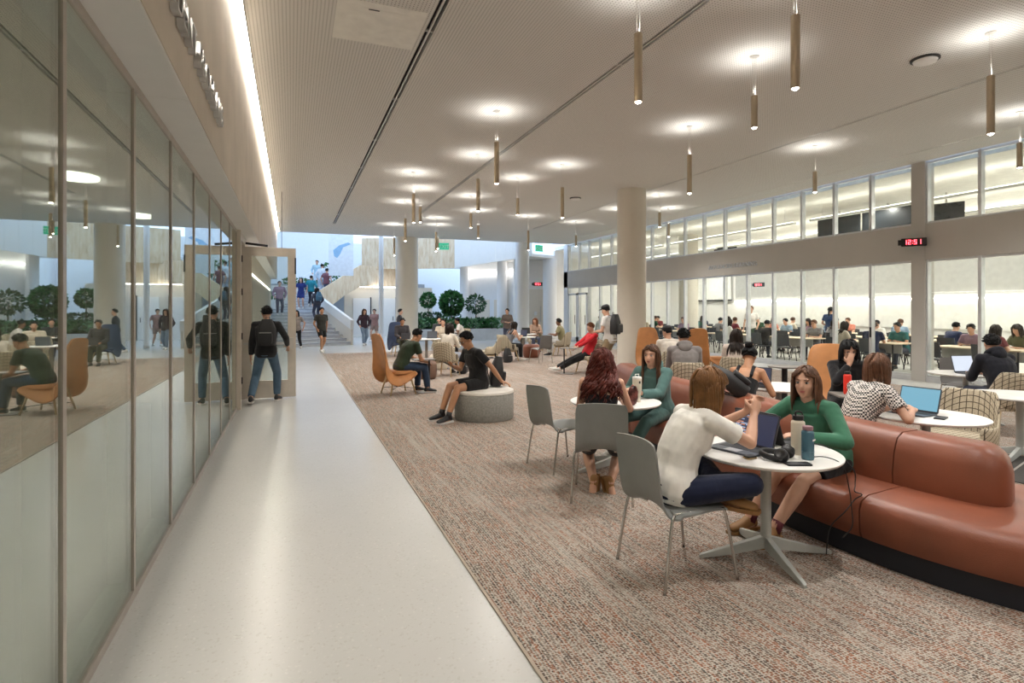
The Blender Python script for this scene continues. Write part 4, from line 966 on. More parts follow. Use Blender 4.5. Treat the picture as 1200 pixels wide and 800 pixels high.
def person(label,x,y,fx,fy,pz=.93,H=1.72,fem=False,lean=0,hunch=0,roll=0,head=(0,0),hands=None,elb=None,feet=None,knee=None,skin='skin_light',top=('tee',(.5,.5,.5)),bottom=('long',(.05,.06,.1)),shoes='sneaker_black',hair=('short','hair_dark'),vox=.02,group=None,palm=None,curl=.5,toe=None,sock=None,glasses=False,fat=1.0,name='person',z=0):
    o=thing(name,label,'person',(x,y,z),face(fx,fy),group); rz=face(fx,fy)
    Ri=Matrix.Rotation(-rz,3,'Z')
    def L(v):      # world triple -> local, marked by leading 'w'
        if v is None: return None
        if v[0]=='w': return Ri@(Vector(v[1:])-Vector((x,y,z)))
        return Vector(v)
    k=H/1.72; det=2 if vox<=.009 else (1 if vox<=.014 else 0)
    X=Vector((1,0,0))
    def dirv(a): return Vector((math.sin(roll),math.sin(a),math.cos(a))).normalized()
    p0=Vector((0,0,pz)); u1=dirv(lean*.8); u2=dirv(lean+hunch); p1=p0+u1*.24*k; p2=p1+u2*.27*k
    um=(u1+u2).normalized()
    shw=(.165 if fem else .19)*k; S={s:p2-u2*.045*k+X*s*shw for s in (-1,1)}
    hipw=.09*k; HP={s:p0+X*s*hipw-Vector((0,0,.02)) for s in (-1,1)}
    # head frame
    pit,yaw=head; nd=(dirv(lean*.6+hunch*.8)*.75+Vector((0,.15,.55))).normalized(); hb=p2+nd*.066*k
    Rh=Matrix.Rotation(-yaw,3,'Z')@Matrix.Rotation(pit,3,'X'); hc=hb+Rh@Vector((0,.02,.10))*k
    def hp_(v): return hc+Rh@(Vector(v)*k)
    # limbs
    hands=hands or {}; elb=elb or {}; feet=feet or {}; knee=knee or {}
    EL={};HA={};KN={};AN={}
    for s in (-1,1):
        h=L(hands.get(s)) if hands.get(s) is not None else S[s]+Vector((s*.06,.05,-.52))*k
        EL[s],HA[s]=ik(S[s],h,.285*k,.255*k,L(elb.get(s)) if elb.get(s) is not None and elb[s][0]!='w' else Vector((s*.6,-.5,-.8)))
        f=L(feet.get(s)) if feet.get(s) is not None else Vector((s*.1,.05 if pz>.7 else .45,.085))
        KN[s],AN[s]=ik(HP[s],f,.43*k,.42*k,knee.get(s,Vector((s*.1,1,.5))))
    # ---- body
    Y2=X.cross(u2)*-1; 
    def axy(u): 
        ax=(X-u*X.dot(u)).normalized(); return ax, u.cross(ax)
    def torso(m,e,f0=-.09,f1=.5,deep=0):
        T=[(-.10,.135,.10),(-.04,.165,.12),(.04,.162,.118),(.13,.128 if fem else .14,.098),(.22,.130 if fem else .15,.102),(.33,.148 if fem else .168,.118),(.41,.150 if fem else .178,.102),(.465,.115 if fem else .135,.08),(.505,.06,.056)]
        rings=[]
        for f,a,b in T:
            if f<f0 or f>f1: continue
            if f<=0: c=p0+u1*f*k; u=u1
            elif f<=.24: c=p0+u1*f*k; u=u1
            else: c=p1+u2*(f-.24)*k; u=u2
            if fem and .28<f<.38: c=c+axy(u)[1]*.012
            ax,ay=axy(u); rings.append(ring(c,ax,ay,a*k*fat+e,b*k*fat+e+deep))
        m.loft(rings)
    m=MB(); torso(m,0)
    m.tube([p2-u2*.05*k,hp_((0,-.012,-.06))],[.06*k,.052*k],12)
    m.ell(hp_((0,-.010,.018)),(.074*k,.092*k,.088*k),Rh,16,12); m.ell(hp_((0,.02,-.03)),(.062*k,.072*k,.088*k),Rh,16,12); m.ell(hp_((0,.036,-.082)),((.040 if fem else .046)*k,.05*k,.034*k),Rh,12,8); m.ell(hp_((0,.074,-.103)),(.020*k,.017*k,.016*k),Rh,10,6)
    nf=.8 if fem else 1.0; m.tube([hp_((0,.084,.006)),hp_((0,.097,-.018)),hp_((0,.110-.005*(1-nf)*5,-.036))],[.008*k,.0105*k*nf,.0130*k*nf],8); m.ell(hp_((0,.098,-.040)),(.017*k*nf,.012*k,.008*k),Rh,10,6)
    m.ell(hp_((0,.078,.020)),(.048*k,.014*k,.010*k),Rh,12,6)
    for s in (-1,1):
        m.ell(hp_((s*.036,.062,-.034)),(.022*k,.022*k,.022*k),Rh,10,6); m.ell(hp_((s*.075,-.008,-.012)),(.011*k,.020*k,.031*k),Rh,10,6)
        m.ell(S[s],(.052*k*(.92 if fem else 1),)*3,nu=12,nv=8); m.tube([p2-u2*.02*k,S[s]],[.058*k,.046*k],10)
        limb(m,S[s],EL[s],(.046 if fem else .052)*k,.038*k); limb(m,EL[s],HA[s],.038*k,.026*k,bulge=.004*k)
        d=(HA[s]-EL[s]).normalized(); pn=L(palm[s]) if palm and palm.get(s) is not None else Vector((-s*.4,.1,-.9)); hand(m,HA[s],d if not(palm and palm.get('d%d'%s)) else L(palm['d%d'%s]),pn,k,curl,s,det)
        limb(m,HP[s],KN[s],.083*k*fat,.055*k,12); limb(m,KN[s],AN[s],.053*k,.037*k,12,bulge=.008*k)
        td=L(toe[s]) if toe and toe.get(s) is not None else Vector((s*.15,1,-.05)); td=td.normalized(); 
        m.tube([AN[s]-td*.03*k-Vector((0,0,.035*k)),AN[s]+td*.08*k-Vector((0,0,.045*k)),AN[s]+td*.16*k-Vector((0,0,.055*k))],[.036*k,.036*k,.022*k],10)
    b=m.build('body',skin,o); remesh(b,vox,4 if vox<.012 else 2)
    # ---- face
    if det>=1 or True:
        if det>=1:
            for s in (-1,1):
                e=MB().ell(hp_((s*.030,.078,-.004)),(.0140*k,.0110*k,.0074*k),Rh,12,8).build('eye','eye_white',o,smooth=True); MB().ell(hp_((s*.030,.0868,-.004)),(.0056*k,.003*k,.0060*k),Rh,10,6).build('iris','iris',e,smooth=True)
                MB().tube([hp_((s*.017,.0855,.000)),hp_((s*.030,.090,.0055)),hp_((s*.045,.081,.001))],[.0012*k,.0018*k,.0012*k],5).build('eyelashes','lid_black',o,smooth=True)
                MB().tube([hp_((s*.014,.093,.018)),hp_((s*.032,.091,.023)),hp_((s*.050,.078,.018))],[.002*k,.003*k,.0015*k],6).build('eyebrow',hair[1],o,smooth=True)
            l=MB(); l.ell(hp_((0,.087,-.066)),(.021*k,.008*k,.0045*k),Rh,12,6); l.ell(hp_((0,.087,-.074)),(.018*k,.008*k,.0052*k),Rh,12,6); l.build('lips','lips',o,smooth=True)
        if glasses:
            g=MB()
            for s in (-1,1):
                g.tube([hp_((s*.033+.024*math.cos(a),.100,-.004+.019*math.sin(a))) for a in [2*math.pi*i/14 for i in range(14)]],.0022*k,5,closed=True); g.tube([hp_((s*.056,.098,0)),hp_((s*.080,.0,.002))],.002*k,5)
            g.tube([hp_((-.01,.103,0)),hp_((.01,.103,0))],.002*k,5); g.build('glasses','black',o)
    # ---- top garment
    def cmat(c): return MT(c) if isinstance(c,str) else cloth(c)
    kind,col=top[0],top[1]; g=MB(); e=.014 if det else .018
    if kind in('tee','long','hoodie','open'):
        ee=e+(.014 if kind=='hoodie' else (.006 if kind!='tee' else .004)); torso(g,ee,-.11,.5)
        for s in (-1,1):
            g.ell(S[s],((.054 if fem else .058)*k+ee*.5,)*3,nu=12,nv=8); g.tube([p2-u2*.025*k,S[s]],[.062*k+ee*.4,.052*k+ee*.5],12)
            if kind=='tee':
                q=S[s].lerp(EL[s],.62); g.tube([S[s],S[s].lerp(EL[s],.4),q],[.052*k+ee*.5,.055*k+ee*.5,.058*k+ee*.5],14)
            else:
                limb(g,S[s],EL[s],.052*k+ee*.5,.046*k+ee*.5,12); q=EL[s].lerp(HA[s],.93); g.tube([EL[s],EL[s].lerp(q,.5),q],[.046*k+ee*.6,.042*k+ee*.5,.032*k+ee*.4],12)
    elif kind in('tank','halter'):
        torso(g,e*.8,-.12,.34 if kind=='halter' else .36)
        for s in (-1,1):
            ax,ay=axy(u2)
            tp=p2-u2*.015*k+X*s*.085*k
            fr=p1+u2*.09*k+X*s*.08*k+ay*.125*k; bk=p1+u2*(.02 if kind=='halter' else .10)*k+X*(-s if kind=='halter' else s)*(.10 if kind=='halter' else .09)*k-ay*.115*k
            w_=.006*k if kind=='halter' else .022*k
            g.tube([fr,tp+ay*.055*k+u2*.02*k,tp+u2*.025*k,tp-ay*.07*k,bk],[max(w_,vox*.9)]*5,8)
    gm=g.build('shirt' if kind!='hoodie' else 'hoodie',cmat(col),o); remesh(gm,vox*(1.1 if det==2 else 1.0),3)
    if kind=='hoodie':
        ax,ay=axy(u2); h=MB()
        pts=[p2+u2*(.035+.015*math.cos(a))*k+ax*.092*k*math.sin(a)-ay*(.02+.085*math.cos(a))*k for a in [math.radians(-150+300*i/16) for i in range(17)]]
        h.tube(pts,[.018*k+.024*k*math.sin(math.pi*i/16) for i in range(17)],10); h.ell(p2-ay*.10*k-u2*.01*k,(.10*k,.05*k,.075*k),Matrix((ax,ay,u2)).transposed(),14,8)
        remesh(h.build('hood',cmat(col),o),vox*1.1,3)
    if kind=='tee' and len(top)>2 and top[2]=='collar':
        ax,ay=axy(u2); h=MB(); h.tube([p2+u2*.03*k+ax*.068*k*math.sin(a)-ay*.066*k*math.cos(a) for a in [2*math.pi*i/20 for i in range(20)]],.013*k,8,closed=True); h.build('collar',cmat(col),o,smooth=True)
    # ---- bottom garment
    kind,col=bottom; g=MB()
    rings=[]
    for f,a,bb in ((-.115,.11,.09),(-.07,.16,.125),(.0,.172,.13),(.07,.160,.122)):
        ax,ay=axy(u1); rings.append(ring(p0+u1*f*k,ax,ay,a*k*fat+.008,bb*k*fat+.008))
    g.loft(rings)
    for s in (-1,1):
        if kind=='shorts':
            q=HP[s].lerp(KN[s],.72); g.ell(HP[s],(.098*k*fat,)*3,nu=14,nv=8); g.tube([HP[s],HP[s].lerp(q,.5),q],[.100*k*fat,.097*k*fat,.092*k*fat],14)
        else:
            limb(g,HP[s],KN[s],.097*k*fat,.072*k,14); q=KN[s].lerp(AN[s],.93 if kind=='long' else .25); g.tube([KN[s],KN[s].lerp(q,.5),q],[.072*k,.068*k,.058*k if kind=='long' else .07*k],14)
    remesh(g.build('trousers' if kind=='long' else 'shorts',cmat(col),o),vox*1.1,3)
    # ---- shoes
    if shoes:
        for s in (-1,1):
            td=L(toe[s]) if toe and toe.get(s) is not None else Vector((s*.15,1,-.05)); td=td.normalized(); lx=td.cross(Vector((0,0,1))); lx=lx.normalized() if lx.length>.05 else X; up=lx.cross(td)
            base=AN[s]-up*.085*k; m=MB()
            m.loft([[base+td*q*k+lx*a*w_*k+up*(.02+h*b)*k for a,b in ((-1,0),(1,0),(1,.55),(.6,1),(-.6,1),(-1,.55))] for q,w_,h in ((-.065,.030,.07),(-.04,.038,.105),(.0,.041,.11),(.05,.042,.075),(.11,.046,.055),(.16,.042,.045),(.19,.026,.03))])
            sh=m.build('shoe',shoes,o,smooth=True,sub=1 if det else 0); mm=MB()
            mm.loft([[base+td*q*k+lx*a*w_*k+up*h*k for a,h in ((-1,0),(1,0),(1,.024),(-1,.024))] for q,w_ in ((-.075,.030),(-.04,.041),(.05,.044),(.11,.048),(.165,.044),(.198,.026))]); mm.build('sole','sole' if shoes!='brown_shoe' else 'brown_shoe',sh,smooth=False)
            if sock: MB().tube([AN[s]-up*.02*k,AN[s].lerp(KN[s],.16)],[.044*k,.042*k],12).build('sock',sock,o,smooth=True)
    # ---- hair
    hairdo(o,hair,hc,Rh,k,det,p2,u2,axy(u2),label)
    LAST.update(o=o,hc=hc,Rh=Rh,S=S,EL=EL,HA=HA,KN=KN,AN=AN,p0=p0,p1=p1,p2=p2,u2=u2)
    return o
def hairdo(o,hair,hc,Rh,k,det,p2,u2,ax2,label):
    style,mat=hair[0],hair[1]; opt=hair[2] if len(hair)>2 else {}
    rn=random.Random(sum(map(ord,label)))
    cr=Vector((.080,.100,.096))*k*(1.07 if style=='bob' else 1.0); cc=hc+Rh@(Vector((0,-.012,.020))*k)
    # cap shell: skull minus the face
    m=MB(); nu,nv=28,18; vs=[];ok=[]
    jig=.0 if style in('long','bob','bun','curly') else .004
    for i in range(nv+1):
        t=math.pi*i/nv
        for j in range(nu):
            a=2*math.pi*j/nu; d=Vector((math.sin(t)*math.cos(a),math.sin(t)*math.sin(a),math.cos(t)))
            keep=not((d.y>.30 and d.z<(.56 if style!='cap' else .45) and not(abs(d.x)>.62 and d.z>.05 and d.y<.62)) or (d.z<-.35 and d.y>-.35) or d.z<-.62 or (d.y>.05 and d.z<-.05))
            r=1.0+(rn.uniform(-1,1)*.035 if jig else 0)+(.03 if d.z>.3 and style=='short' else 0)
            vs.append(cc+Rh@Vector((d.x*cr.x*r,d.y*cr.y*r,d.z*cr.z*r))); ok.append(keep)
    fs=[]
    for i in range(nv):
        for j in range(nu):
            q=(j+1)%nu; f=(i*nu+j,(i+1)*nu+j,(i+1)*nu+q,i*nu+q)
            if sum(ok[z] for z in f)>=3: fs.append(f)
    m.add(vs,fs); capo=m.build('hair',mat,o,smooth=True)
    sm=capo.modifiers.new('solid','SOLIDIFY'); sm.thickness=.012*k; sm.offset=-1
    if style=='cap':
        c=MB(); c.loft([[cc+Rh@Vector((cr.x*1.06*f*math.cos(a),cr.y*1.05*f*math.sin(a),zz*k)) for a in [2*math.pi*i/20 for i in range(20)]] for f,zz in ((1,.025),(1,.06),(.85,.092),(.5,.108),(.1,.112))]); c.build('cap','black',o,smooth=True)
        b=MB(); b.loft([[cc+Rh@Vector((cr.x*.95*math.cos(a)*s,cr.y*(.6 if s<1.01 else .6)+ (cr.y*.55+.06*k*(s))*max(0,math.sin(a)),zz*k)) for a in [math.pi*i/12 for i in range(13)]] for s,zz in ((1,.022),(1,.03))]); b.build('cap_peak','black',o,smooth=True); return
    N={2:170,1:90,0:34}[det]; L0={'long':.40,'curly':.44,'bob':.20,'short':.030,'bun':.10,'pony':.10}[style]*opt.get('len',1); R0={2:.0105,1:.013,0:.02}[det]*k
    if style=='short': N=int(N*1.3); R0*=.7
    m=MB(); step=.018*k; cols=[(cc,cr*(1.04 if style!='bob' else 1.10),Rh),(p2-u2*.035*k,Vector((.19,.085,.075))*k,None),(p2-u2*.17*k,Vector((.175,.125,.22))*k,None)]
    ay=ax2[1]
    if style not in('long','curly'): cols=cols[:1]
    for n in range(N):
        while True:
            d=Vector((rn.gauss(0,1),rn.gauss(0,1),rn.gauss(0,1))).normalized()
            if d.z<-.25 or (d.y>.32 and d.z<.62) or (d.z<0 and d.y>-.05): continue
            break
        p=cc+Rh@Vector((d.x*cr.x,d.y*cr.y,d.z*cr.z)); pts=[p]; ln=L0*k*rn.uniform(.85,1.1)
        if style=='short':
            dd=(Rh@(d*.55+Vector((rn.uniform(-.3,.3),opt.get('sweep',.5),.15)))).normalized(); q1=p+dd*ln*.5; q2=q1+(dd+Vector((0,0,-.5))).normalized()*ln*.5; m.tube([p,q1,q2],[R0*1.2,R0,R0*.3],5); continue
        v=Rh@Vector((d.x*1.2+(.3 if d.x>0 else -.3),-.35 if d.y<.2 else -.1,.15)); ph=rn.uniform(0,6.28); fq=rn.uniform(.85,1.15)
        tot=0;i=0
        tgt=None
        if style in('bun','pony'): tgt=cc+Rh@Vector((0,-.085*k,(.055 if style=='bun' else .0)*k))
        while tot<ln:
            if tgt is not None: g=(tgt-p).normalized()
            else: g=Vector((0,0,-1))
            v=(v*.45+g*.75); dn=v.normalized(); p=p+dn*step
            for ci,(c,r,R) in enumerate(cols):
                q=p-c; ql=(R.transposed()@q) if R is not None else q
                e=Vector((ql.x/r.x,ql.y/r.y,ql.z/r.z)); 
                if e.length<1 and e.length>1e-4:
                    if ci==0: ql=Vector((ql.x,ql.y,ql.z))/e.length; p=c+R@ql
                    else:
                        sg=-1 if (d.y<.15 or rn.random()<.3) else 1; rest=1-e.x*e.x-e.z*e.z
                        ty=sg*r.y*math.sqrt(max(.0,rest)); p=c+Vector((ql.x+d.x*.004*k,ql.y+max(-.014*k,min(.014*k,ty-ql.y)),ql.z))
            ql=Rh.transposed()@(p-cc); sgx=1 if d.x>0 else -1
            if ql.z<.035*k and ql.y>.0:
                if abs(ql.x)<.078*k: ql.x=sgx*.080*k
                ql.y=min(ql.y,.055*k); p=cc+Rh@ql
            pp=p.copy()
            if style=='curly':
                A=.021*k*min(1,tot/.10); p=p+Vector((d.x*.0026*k,0,0)); o1=dn.orthogonal().normalized(); o2=dn.cross(o1); t=tot/.045*fq*2.2+ph; pp=p+(o1*math.cos(t)+o2*math.sin(t))*A
            elif style=='bob' and tot>ln*.75: pp=p+Rh@Vector((-d.x*.03,.0,0))*(tot/ln-.75)*2
            pts.append(pp); tot+=step; i+=1
            if tgt is not None and (p-tgt).length<.02: break
        M_=len(pts); m.tube(pts,[R0*(1.0 if f<.7 else max(.15,1-(f-.7)/.3*.85)) for f in [q/(M_-1) for q in range(M_)]],5)
    m.build('hair_locks',mat,o,smooth=True)
    if style=='bun':
        b=MB(); c=cc+Rh@Vector((0,-.10*k,.085*k)); b.ell(c,(.042*k,.04*k,.04*k),nu=14,nv=10)
        for i in range(9):
            a=2*math.pi*i/9; b.tube([c+Vector((.036*k*math.cos(a+t*2),.036*k*math.sin(a+t*2),.03*k*math.cos(t*3.1)))for t in (0,.3,.6,.9)],.012*k,5)
        b.build('hair_bun',mat,o,smooth=True)
    if style=='pony':
        b=MB(); a=cc+Rh@Vector((0,-.09*k,.0)); pts=[a,a+Vector((0,-.03,-.05))*k,a+Vector((0,-.03,-.15))*k,a+Vector((0,-.02,-.28))*k]; b.tube(pts,[.018*k,.03*k,.028*k,.008*k],8); b.build('ponytail',mat,o,smooth=True)
Vw=lambda x,y,z:('w',x,y,z)
NV=.0075
# --- woman in white at the front table, cross-legged on the chair
person('woman in a white short sleeved shirt sitting cross legged at the front table',2.235,3.0,1,-.08,pz=.545,H=1.70,fem=True,lean=.30,hunch=.30,head=(-.28,.1),
  hands={1:Vw(2.80,2.90,.965),-1:Vw(2.83,3.0,.965)},elb={1:(.7,-.1,-.9),-1:(-.7,.1,-.9)},feet={1:(-.14,.36,.50),-1:(.14,.30,.50)},knee={1:Vector((.9,.8,.25)),-1:Vector((-.9,.8,.25))},toe={1:(-.8,.6,0),-1:(.8,.6,0)},
  top=('tee',(.86,.845,.80),'collar'),bottom=('long',(.012,.017,.045)),shoes='brown_shoe',hair=('bob','hair_bob',{'len':1.3}),vox=NV,palm={1:(-.9,.2,.2),-1:(.9,.2,.2),'d1':(-.25,.45,.75),'d-1':(.25,.45,.75)},curl=.9)
# --- woman in green on the sofa
person('young woman in a green sweatshirt seated on the sofa behind the black laptop',3.84,3.22,-1,-.12,pz=.525,H=1.68,fem=True,lean=.42,hunch=.25,head=(.02,-.35),
  hands={1:Vw(3.38,3.36,.76),-1:Vw(3.38,3.02,.75)},elb={1:(.8,.1,-.6),-1:(-.8,.1,-.6)},feet={1:Vw(3.16,3.32,.10),-1:Vw(3.17,3.10,.10)},top=('long',(.055,.19,.115)),bottom=('shorts',(.012,.012,.014)),shoes='brown_shoe',sock='sock',hair=('long','hair_mid',{'len':.62}),vox=NV,curl=.6)
# --- red haired woman from behind
person('woman with long curly red hair in a black halter top seated with her back turned',2.60,4.52,.53,.85,pz=.535,H=1.68,fem=True,lean=.16,hunch=.18,head=(-.1,.1),
  hands={1:Vw(2.98,4.78,.77),-1:Vw(2.76,4.96,.77)},elb={1:(.5,-.2,-1),-1:(-.5,-.2,-1)},feet={1:Vw(2.66,4.46,.10),-1:Vw(2.54,4.55,.10)},knee={1:Vector((.2,1,.2)),-1:Vector((-.2,1,.2))},toe={1:(.3,-.35,-.9),-1:(-.1,-.35,-.9)},
  top=('halter',(.012,.012,.015)),bottom=('shorts',(.012,.012,.014)),shoes='brown_shoe',hair=('curly','hair_red',{'len':.86}),vox=NV,curl=.6,palm={1:(0,.2,-1),-1:(0,.2,-1)})
# --- hoodie girl
person('smiling young woman in a teal hoodie with long brown hair behind the cream tumbler',3.85,5.42,-.9,-.6,pz=.525,H=1.68,fem=True,lean=.28,hunch=.2,head=(.02,-.05),
  hands={1:Vw(3.42,5.36,.77),-1:Vw(3.40,5.1,.77)},feet={1:Vw(3.35,5.55,.1),-1:Vw(3.3,5.2,.1)},top=('hoodie',(.085,.17,.16)),bottom=('long',(.07,.14,.13)),shoes='sneaker_white',hair=('long','hair_brown',{'len':1.0}),vox=.0085)
# --- checked shirt woman
person('woman in a black and white checked shirt typing behind the sofa',4.62,3.62,1,-.05,pz=.525,H=1.70,fem=True,lean=.36,hunch=.25,head=(-.3,-.15),
  hands={1:Vw(5.02,3.38,.765),-1:Vw(5.04,3.58,.765)},elb={1:(.7,-.2,-.7),-1:(-.7,-.2,-.7)},feet={1:Vw(5.1,3.2,.1),-1:Vw(5.1,3.6,.1)},top=('tee','check_shirt'),bottom=('long',(.05,.06,.09)),hair=('bob','hair_mid',{'len':1.0}),vox=.009,glasses=True,curl=.5)
# --- woman with bun
person('woman in a black tank top with a dark hair bun bent over her laptop',4.80,5.15,.85,.5,pz=.525,H=1.66,fem=True,lean=.38,hunch=.25,head=(-.5,-.1),
  hands={1:Vw(5.22,5.22,.77),-1:Vw(5.1,5.4,.77)},feet={1:Vw(5.25,5.2,.1),-1:Vw(5.15,5.5,.1)},skin='skin_tan',top=('tank',(.012,.012,.014)),hair=('bun','hair_black'),vox=.011)
# --- woman in black in orange chair, hand to face
person('woman in black with glasses resting her chin on her hand in a high back chair',6.36,5.12,-.6,-.8,pz=.55,H=1.68,fem=True,lean=.30,hunch=.2,head=(-.3,.05),
  hands={1:(.03,.36,1.0),-1:(-.05,.38,.70)},elb={1:(.6,.2,-1),-1:(-.6,-.2,-.6)},feet={1:(.12,.55,.09),-1:(-.12,.5,.09)},top=('long',(.012,.012,.014)),bottom=('long',(.012,.012,.014)),hair=('bob','hair_black'),vox=.011,glasses=True,palm={1:(0,-1,.2),'d1':(-.2,0,1)},curl=.8)
# --- man on the drum
person('man in black t-shirt and shorts sitting on the drum seat looking at his phone',2.66,8.32,-.96,-.20,pz=.54,H=1.76,lean=.12,hunch=.28,head=(-.45,0),
  hands={1:(.02,.42,.80),-1:('w',2.98,8.00,.50)},elb={1:(.5,-.4,-.8),-1:(-.3,-1,.2)},feet={1:Vw(2.06,8.26,.10),-1:Vw(2.10,8.02,.10)},skin='skin_tan',top=('tee',(.012,.012,.013)),bottom=('shorts',(.012,.012,.013)),shoes='sneaker_black',sock='lid_black',hair=('short','hair_black'),vox=.010,glasses=True,palm={-1:(0,0,-1),'d-1':(-.8,-.5,-.2),1:(-.3,.2,.8)},curl=.7)
tag(MB().prism(rrect(.075,.15,.01),0,.009).build('phone','black'),'black phone held by the man on the drum seat','phone')
q_=LAST['o'].matrix_basis@(LAST['HA'][1]+Vector((-.02,.10,.03))); bpy.data.objects['phone.002'].location=q_; bpy.data.objects['phone.002'].rotation_euler=(.5,0,1.8)
# --- man in green on orange chair
person('man in a dark green t-shirt and jeans bent forward in the high back orange chair',1.98,11.12,1,.3,pz=.55,H=1.76,lean=.42,hunch=.3,head=(-.45,0),hands={1:(.10,.52,.60),-1:(-.04,.54,.60)},feet={1:(.14,.50,.09),-1:(-.12,.42,.09)},skin='skin_tan',top=('tee',(.025,.042,.022)),bottom=('long',(.025,.045,.085)),shoes='sneaker_black',hair=('short','hair_black'),vox=.012)
# --- man walking at door
person('man in a dark jacket and jeans with a dark backpack walking through the open door',-.42,10.95,.2,1,pz=.90,H=1.74,lean=.06,head=(-.05,-.5),hands={1:(.33,.12,1.0),-1:(-.25,-.02,.82)},feet={1:(.14,.18,.09),-1:(-.20,-.22,.12)},top=('long',(.02,.02,.022)),bottom=('long',(.075,.13,.19)),shoes='sneaker_black',hair=('short','hair_black'),vox=.012)
backpack(-.40,10.77,1.02,face(.2,1),.95,'black backpack with red strip worn by the man at the open door')
# --- red shirt lounging, legs stretched to the left
person('person in a red top and black trousers lounging with outstretched legs',7.12,13.05,-1,.05,pz=.52,H=1.74,lean=-.38,hunch=.15,head=(-.35,0),hands={1:(.08,.34,.68),-1:(-.08,.34,.68)},feet={1:Vw(6.35,13.45,.10),-1:Vw(6.3,13.2,.10)},toe={1:(.1,1,.25),-1:(-.1,1,.25)},top=('long',(.55,.02,.03)),bottom=('long',(.014,.014,.016)),shoes='sneaker_white',hair=('short','hair_ginger'),vox=.013)
# --- standing man with backpack
person('standing man in a white t-shirt, khaki trousers and black cap',7.15,12.0,-.55,.85,pz=.93,H=1.80,lean=.05,hunch=.1,head=(-.3,.0),hands={1:(.12,.32,1.12),-1:(-.16,.30,1.10)},feet={1:(.13,.05,.09),-1:(-.14,-.02,.09)},top=('tee',(.72,.70,.68)),bottom=('long',(.30,.23,.14)),shoes='sneaker_white',hair=('cap','hair_black'),vox=.013)
backpack(7.22,11.87,1.05,face(-.55,.85),1.0,'large black backpack on the back of the standing man in the cap')
# --- grey hoodie man
person('man in a grey hoodie with thick black hair seated with his back turned',5.70,7.32,.5,.85,pz=.53,H=1.78,lean=.10,hunch=.15,head=(-.15,-.25),hands={1:(.12,.42,.68),-1:(-.1,.42,.68)},top=('hoodie',(.26,.24,.235)),hair=('short','hair_black',{'sweep':0}),vox=.011)
person('person in a white top and dark cap seated beyond the man in the grey hoodie',6.9,9.3,.3,.95,pz=.53,H=1.74,lean=.15,hunch=.1,head=(-.2,-.6),hands={1:(.12,.42,.68),-1:(-.1,.42,.68)},top=('tee',(.68,.62,.55)),hair=('cap','hair_black'),vox=.013)
dup(PC,(6.9,9.3,.008),face(.3,.95),'plaid chair holding the person in the dark cap beyond the grey hoodie',G)
person('woman with long dark hair in a pale top seated facing the study room glass',7.12,7.78,.7,.7,pz=.53,H=1.70,fem=True,lean=.12,hunch=.1,head=(-.15,0),hands={1:(.12,.42,.72),-1:(-.1,.42,.72)},top=('tee',(.70,.60,.54)),hair=('long','hair_dark',{'len':.9}),vox=.013)
person('person in a black hoodie seated at the bright laptop near the pier',8.8,4.72,.35,.9,pz=.53,H=1.76,lean=.25,hunch=.2,head=(-.1,.3),hands={1:(.10,.48,.75),-1:(-.08,.48,.75)},top=('hoodie',(.012,.013,.02)),hair=('short','hair_black'),vox=.012)
# --- far sitting group
F=.016
person('person with dark bobbed hair in a cream top seated in a plaid chair',3.58,13.78,.7,.7,pz=.53,H=1.68,fem=True,lean=.12,hunch=.15,head=(-.15,0),hands={1:(.12,.42,.72),-1:(-.1,.42,.72)},top=('long',(.68,.62,.54)),bottom=('long',(.45,.50,.60)),hair=('bob','hair_dark'),vox=F)
person('man in a dark shirt behind a laptop in the navy high back chair',3.6,20.15,.05,-1,pz=.55,H=1.74,lean=.05,hunch=.15,head=(-.3,0),hands={1:(.12,.36,.66),-1:(-.12,.36,.66)},skin='skin_tan',top=('long',(.05,.045,.05)),bottom=('long',(.06,.065,.04)),hair=('short','hair_black'),vox=F)
person('man in a cream shirt with dark hair seated behind the brown columned table',4.85,19.2,-.25,-1,pz=.53,H=1.74,lean=.15,hunch=.12,head=(-.15,.1),hands={1:(.10,.38,.74),-1:(-.12,.38,.74)},top=('tee',(.70,.62,.50)),bottom=('shorts',(.25,.14,.10)),hair=('short','hair_black'),vox=F)
dup(PC,(4.85,19.2,.008),face(-.25,-1),'plaid chair holding the man in the cream shirt',G)
person('man in a dark grey sweater seated facing the room by the planted bed',5.55,22.65,-.1,-1,pz=.53,H=1.76,lean=.12,hunch=.1,head=(-.1,.1),hands={1:(.10,.38,.76),-1:(-.12,.38,.76)},top=('long',(.045,.048,.055)),hair=('short','hair_black'),vox=F)
dup(PC,(5.55,22.65,.008),face(-.1,-1),'plaid chair holding the man in the dark grey sweater',G)
person('man in a white shirt with curly black hair seated at the small far table',6.35,22.0,-1,.2,pz=.53,H=1.74,lean=.25,hunch=.15,head=(-.25,0),hands={1:(.10,.42,.76),-1:(-.12,.42,.76)},top=('tee',(.72,.68,.64)),bottom=('long',(.6,.6,.58)),skin='skin_dark',hair=('short','hair_black'),vox=F)
dup(PC,(6.35,22.0,.008),face(-1,.2),'plaid chair holding the man in the white shirt',G)
person('woman in a grey top with long brown hair writing at the far white table',6.38,16.92,.9,.3,pz=.53,H=1.68,fem=True,lean=.35,hunch=.2,head=(-.3,.1),hands={1:(.12,.45,.77),-1:(-.06,.45,.77)},top=('tank',(.20,.20,.22)),bottom=('long',(.012,.012,.014)),shoes='sneaker_white',hair=('long','hair_dark',{'len':.8}),vox=.014)
person('standing woman in a grey brown sweater with a dark ponytail before the white column',8.6,22.9,-.3,-1,pz=.90,H=1.66,fem=True,head=(-.05,.5),hands={1:(.1,.25,1.1),-1:(-.1,.27,1.08)},top=('long',(.17,.135,.12)),hair=('pony','hair_black'),vox=F)
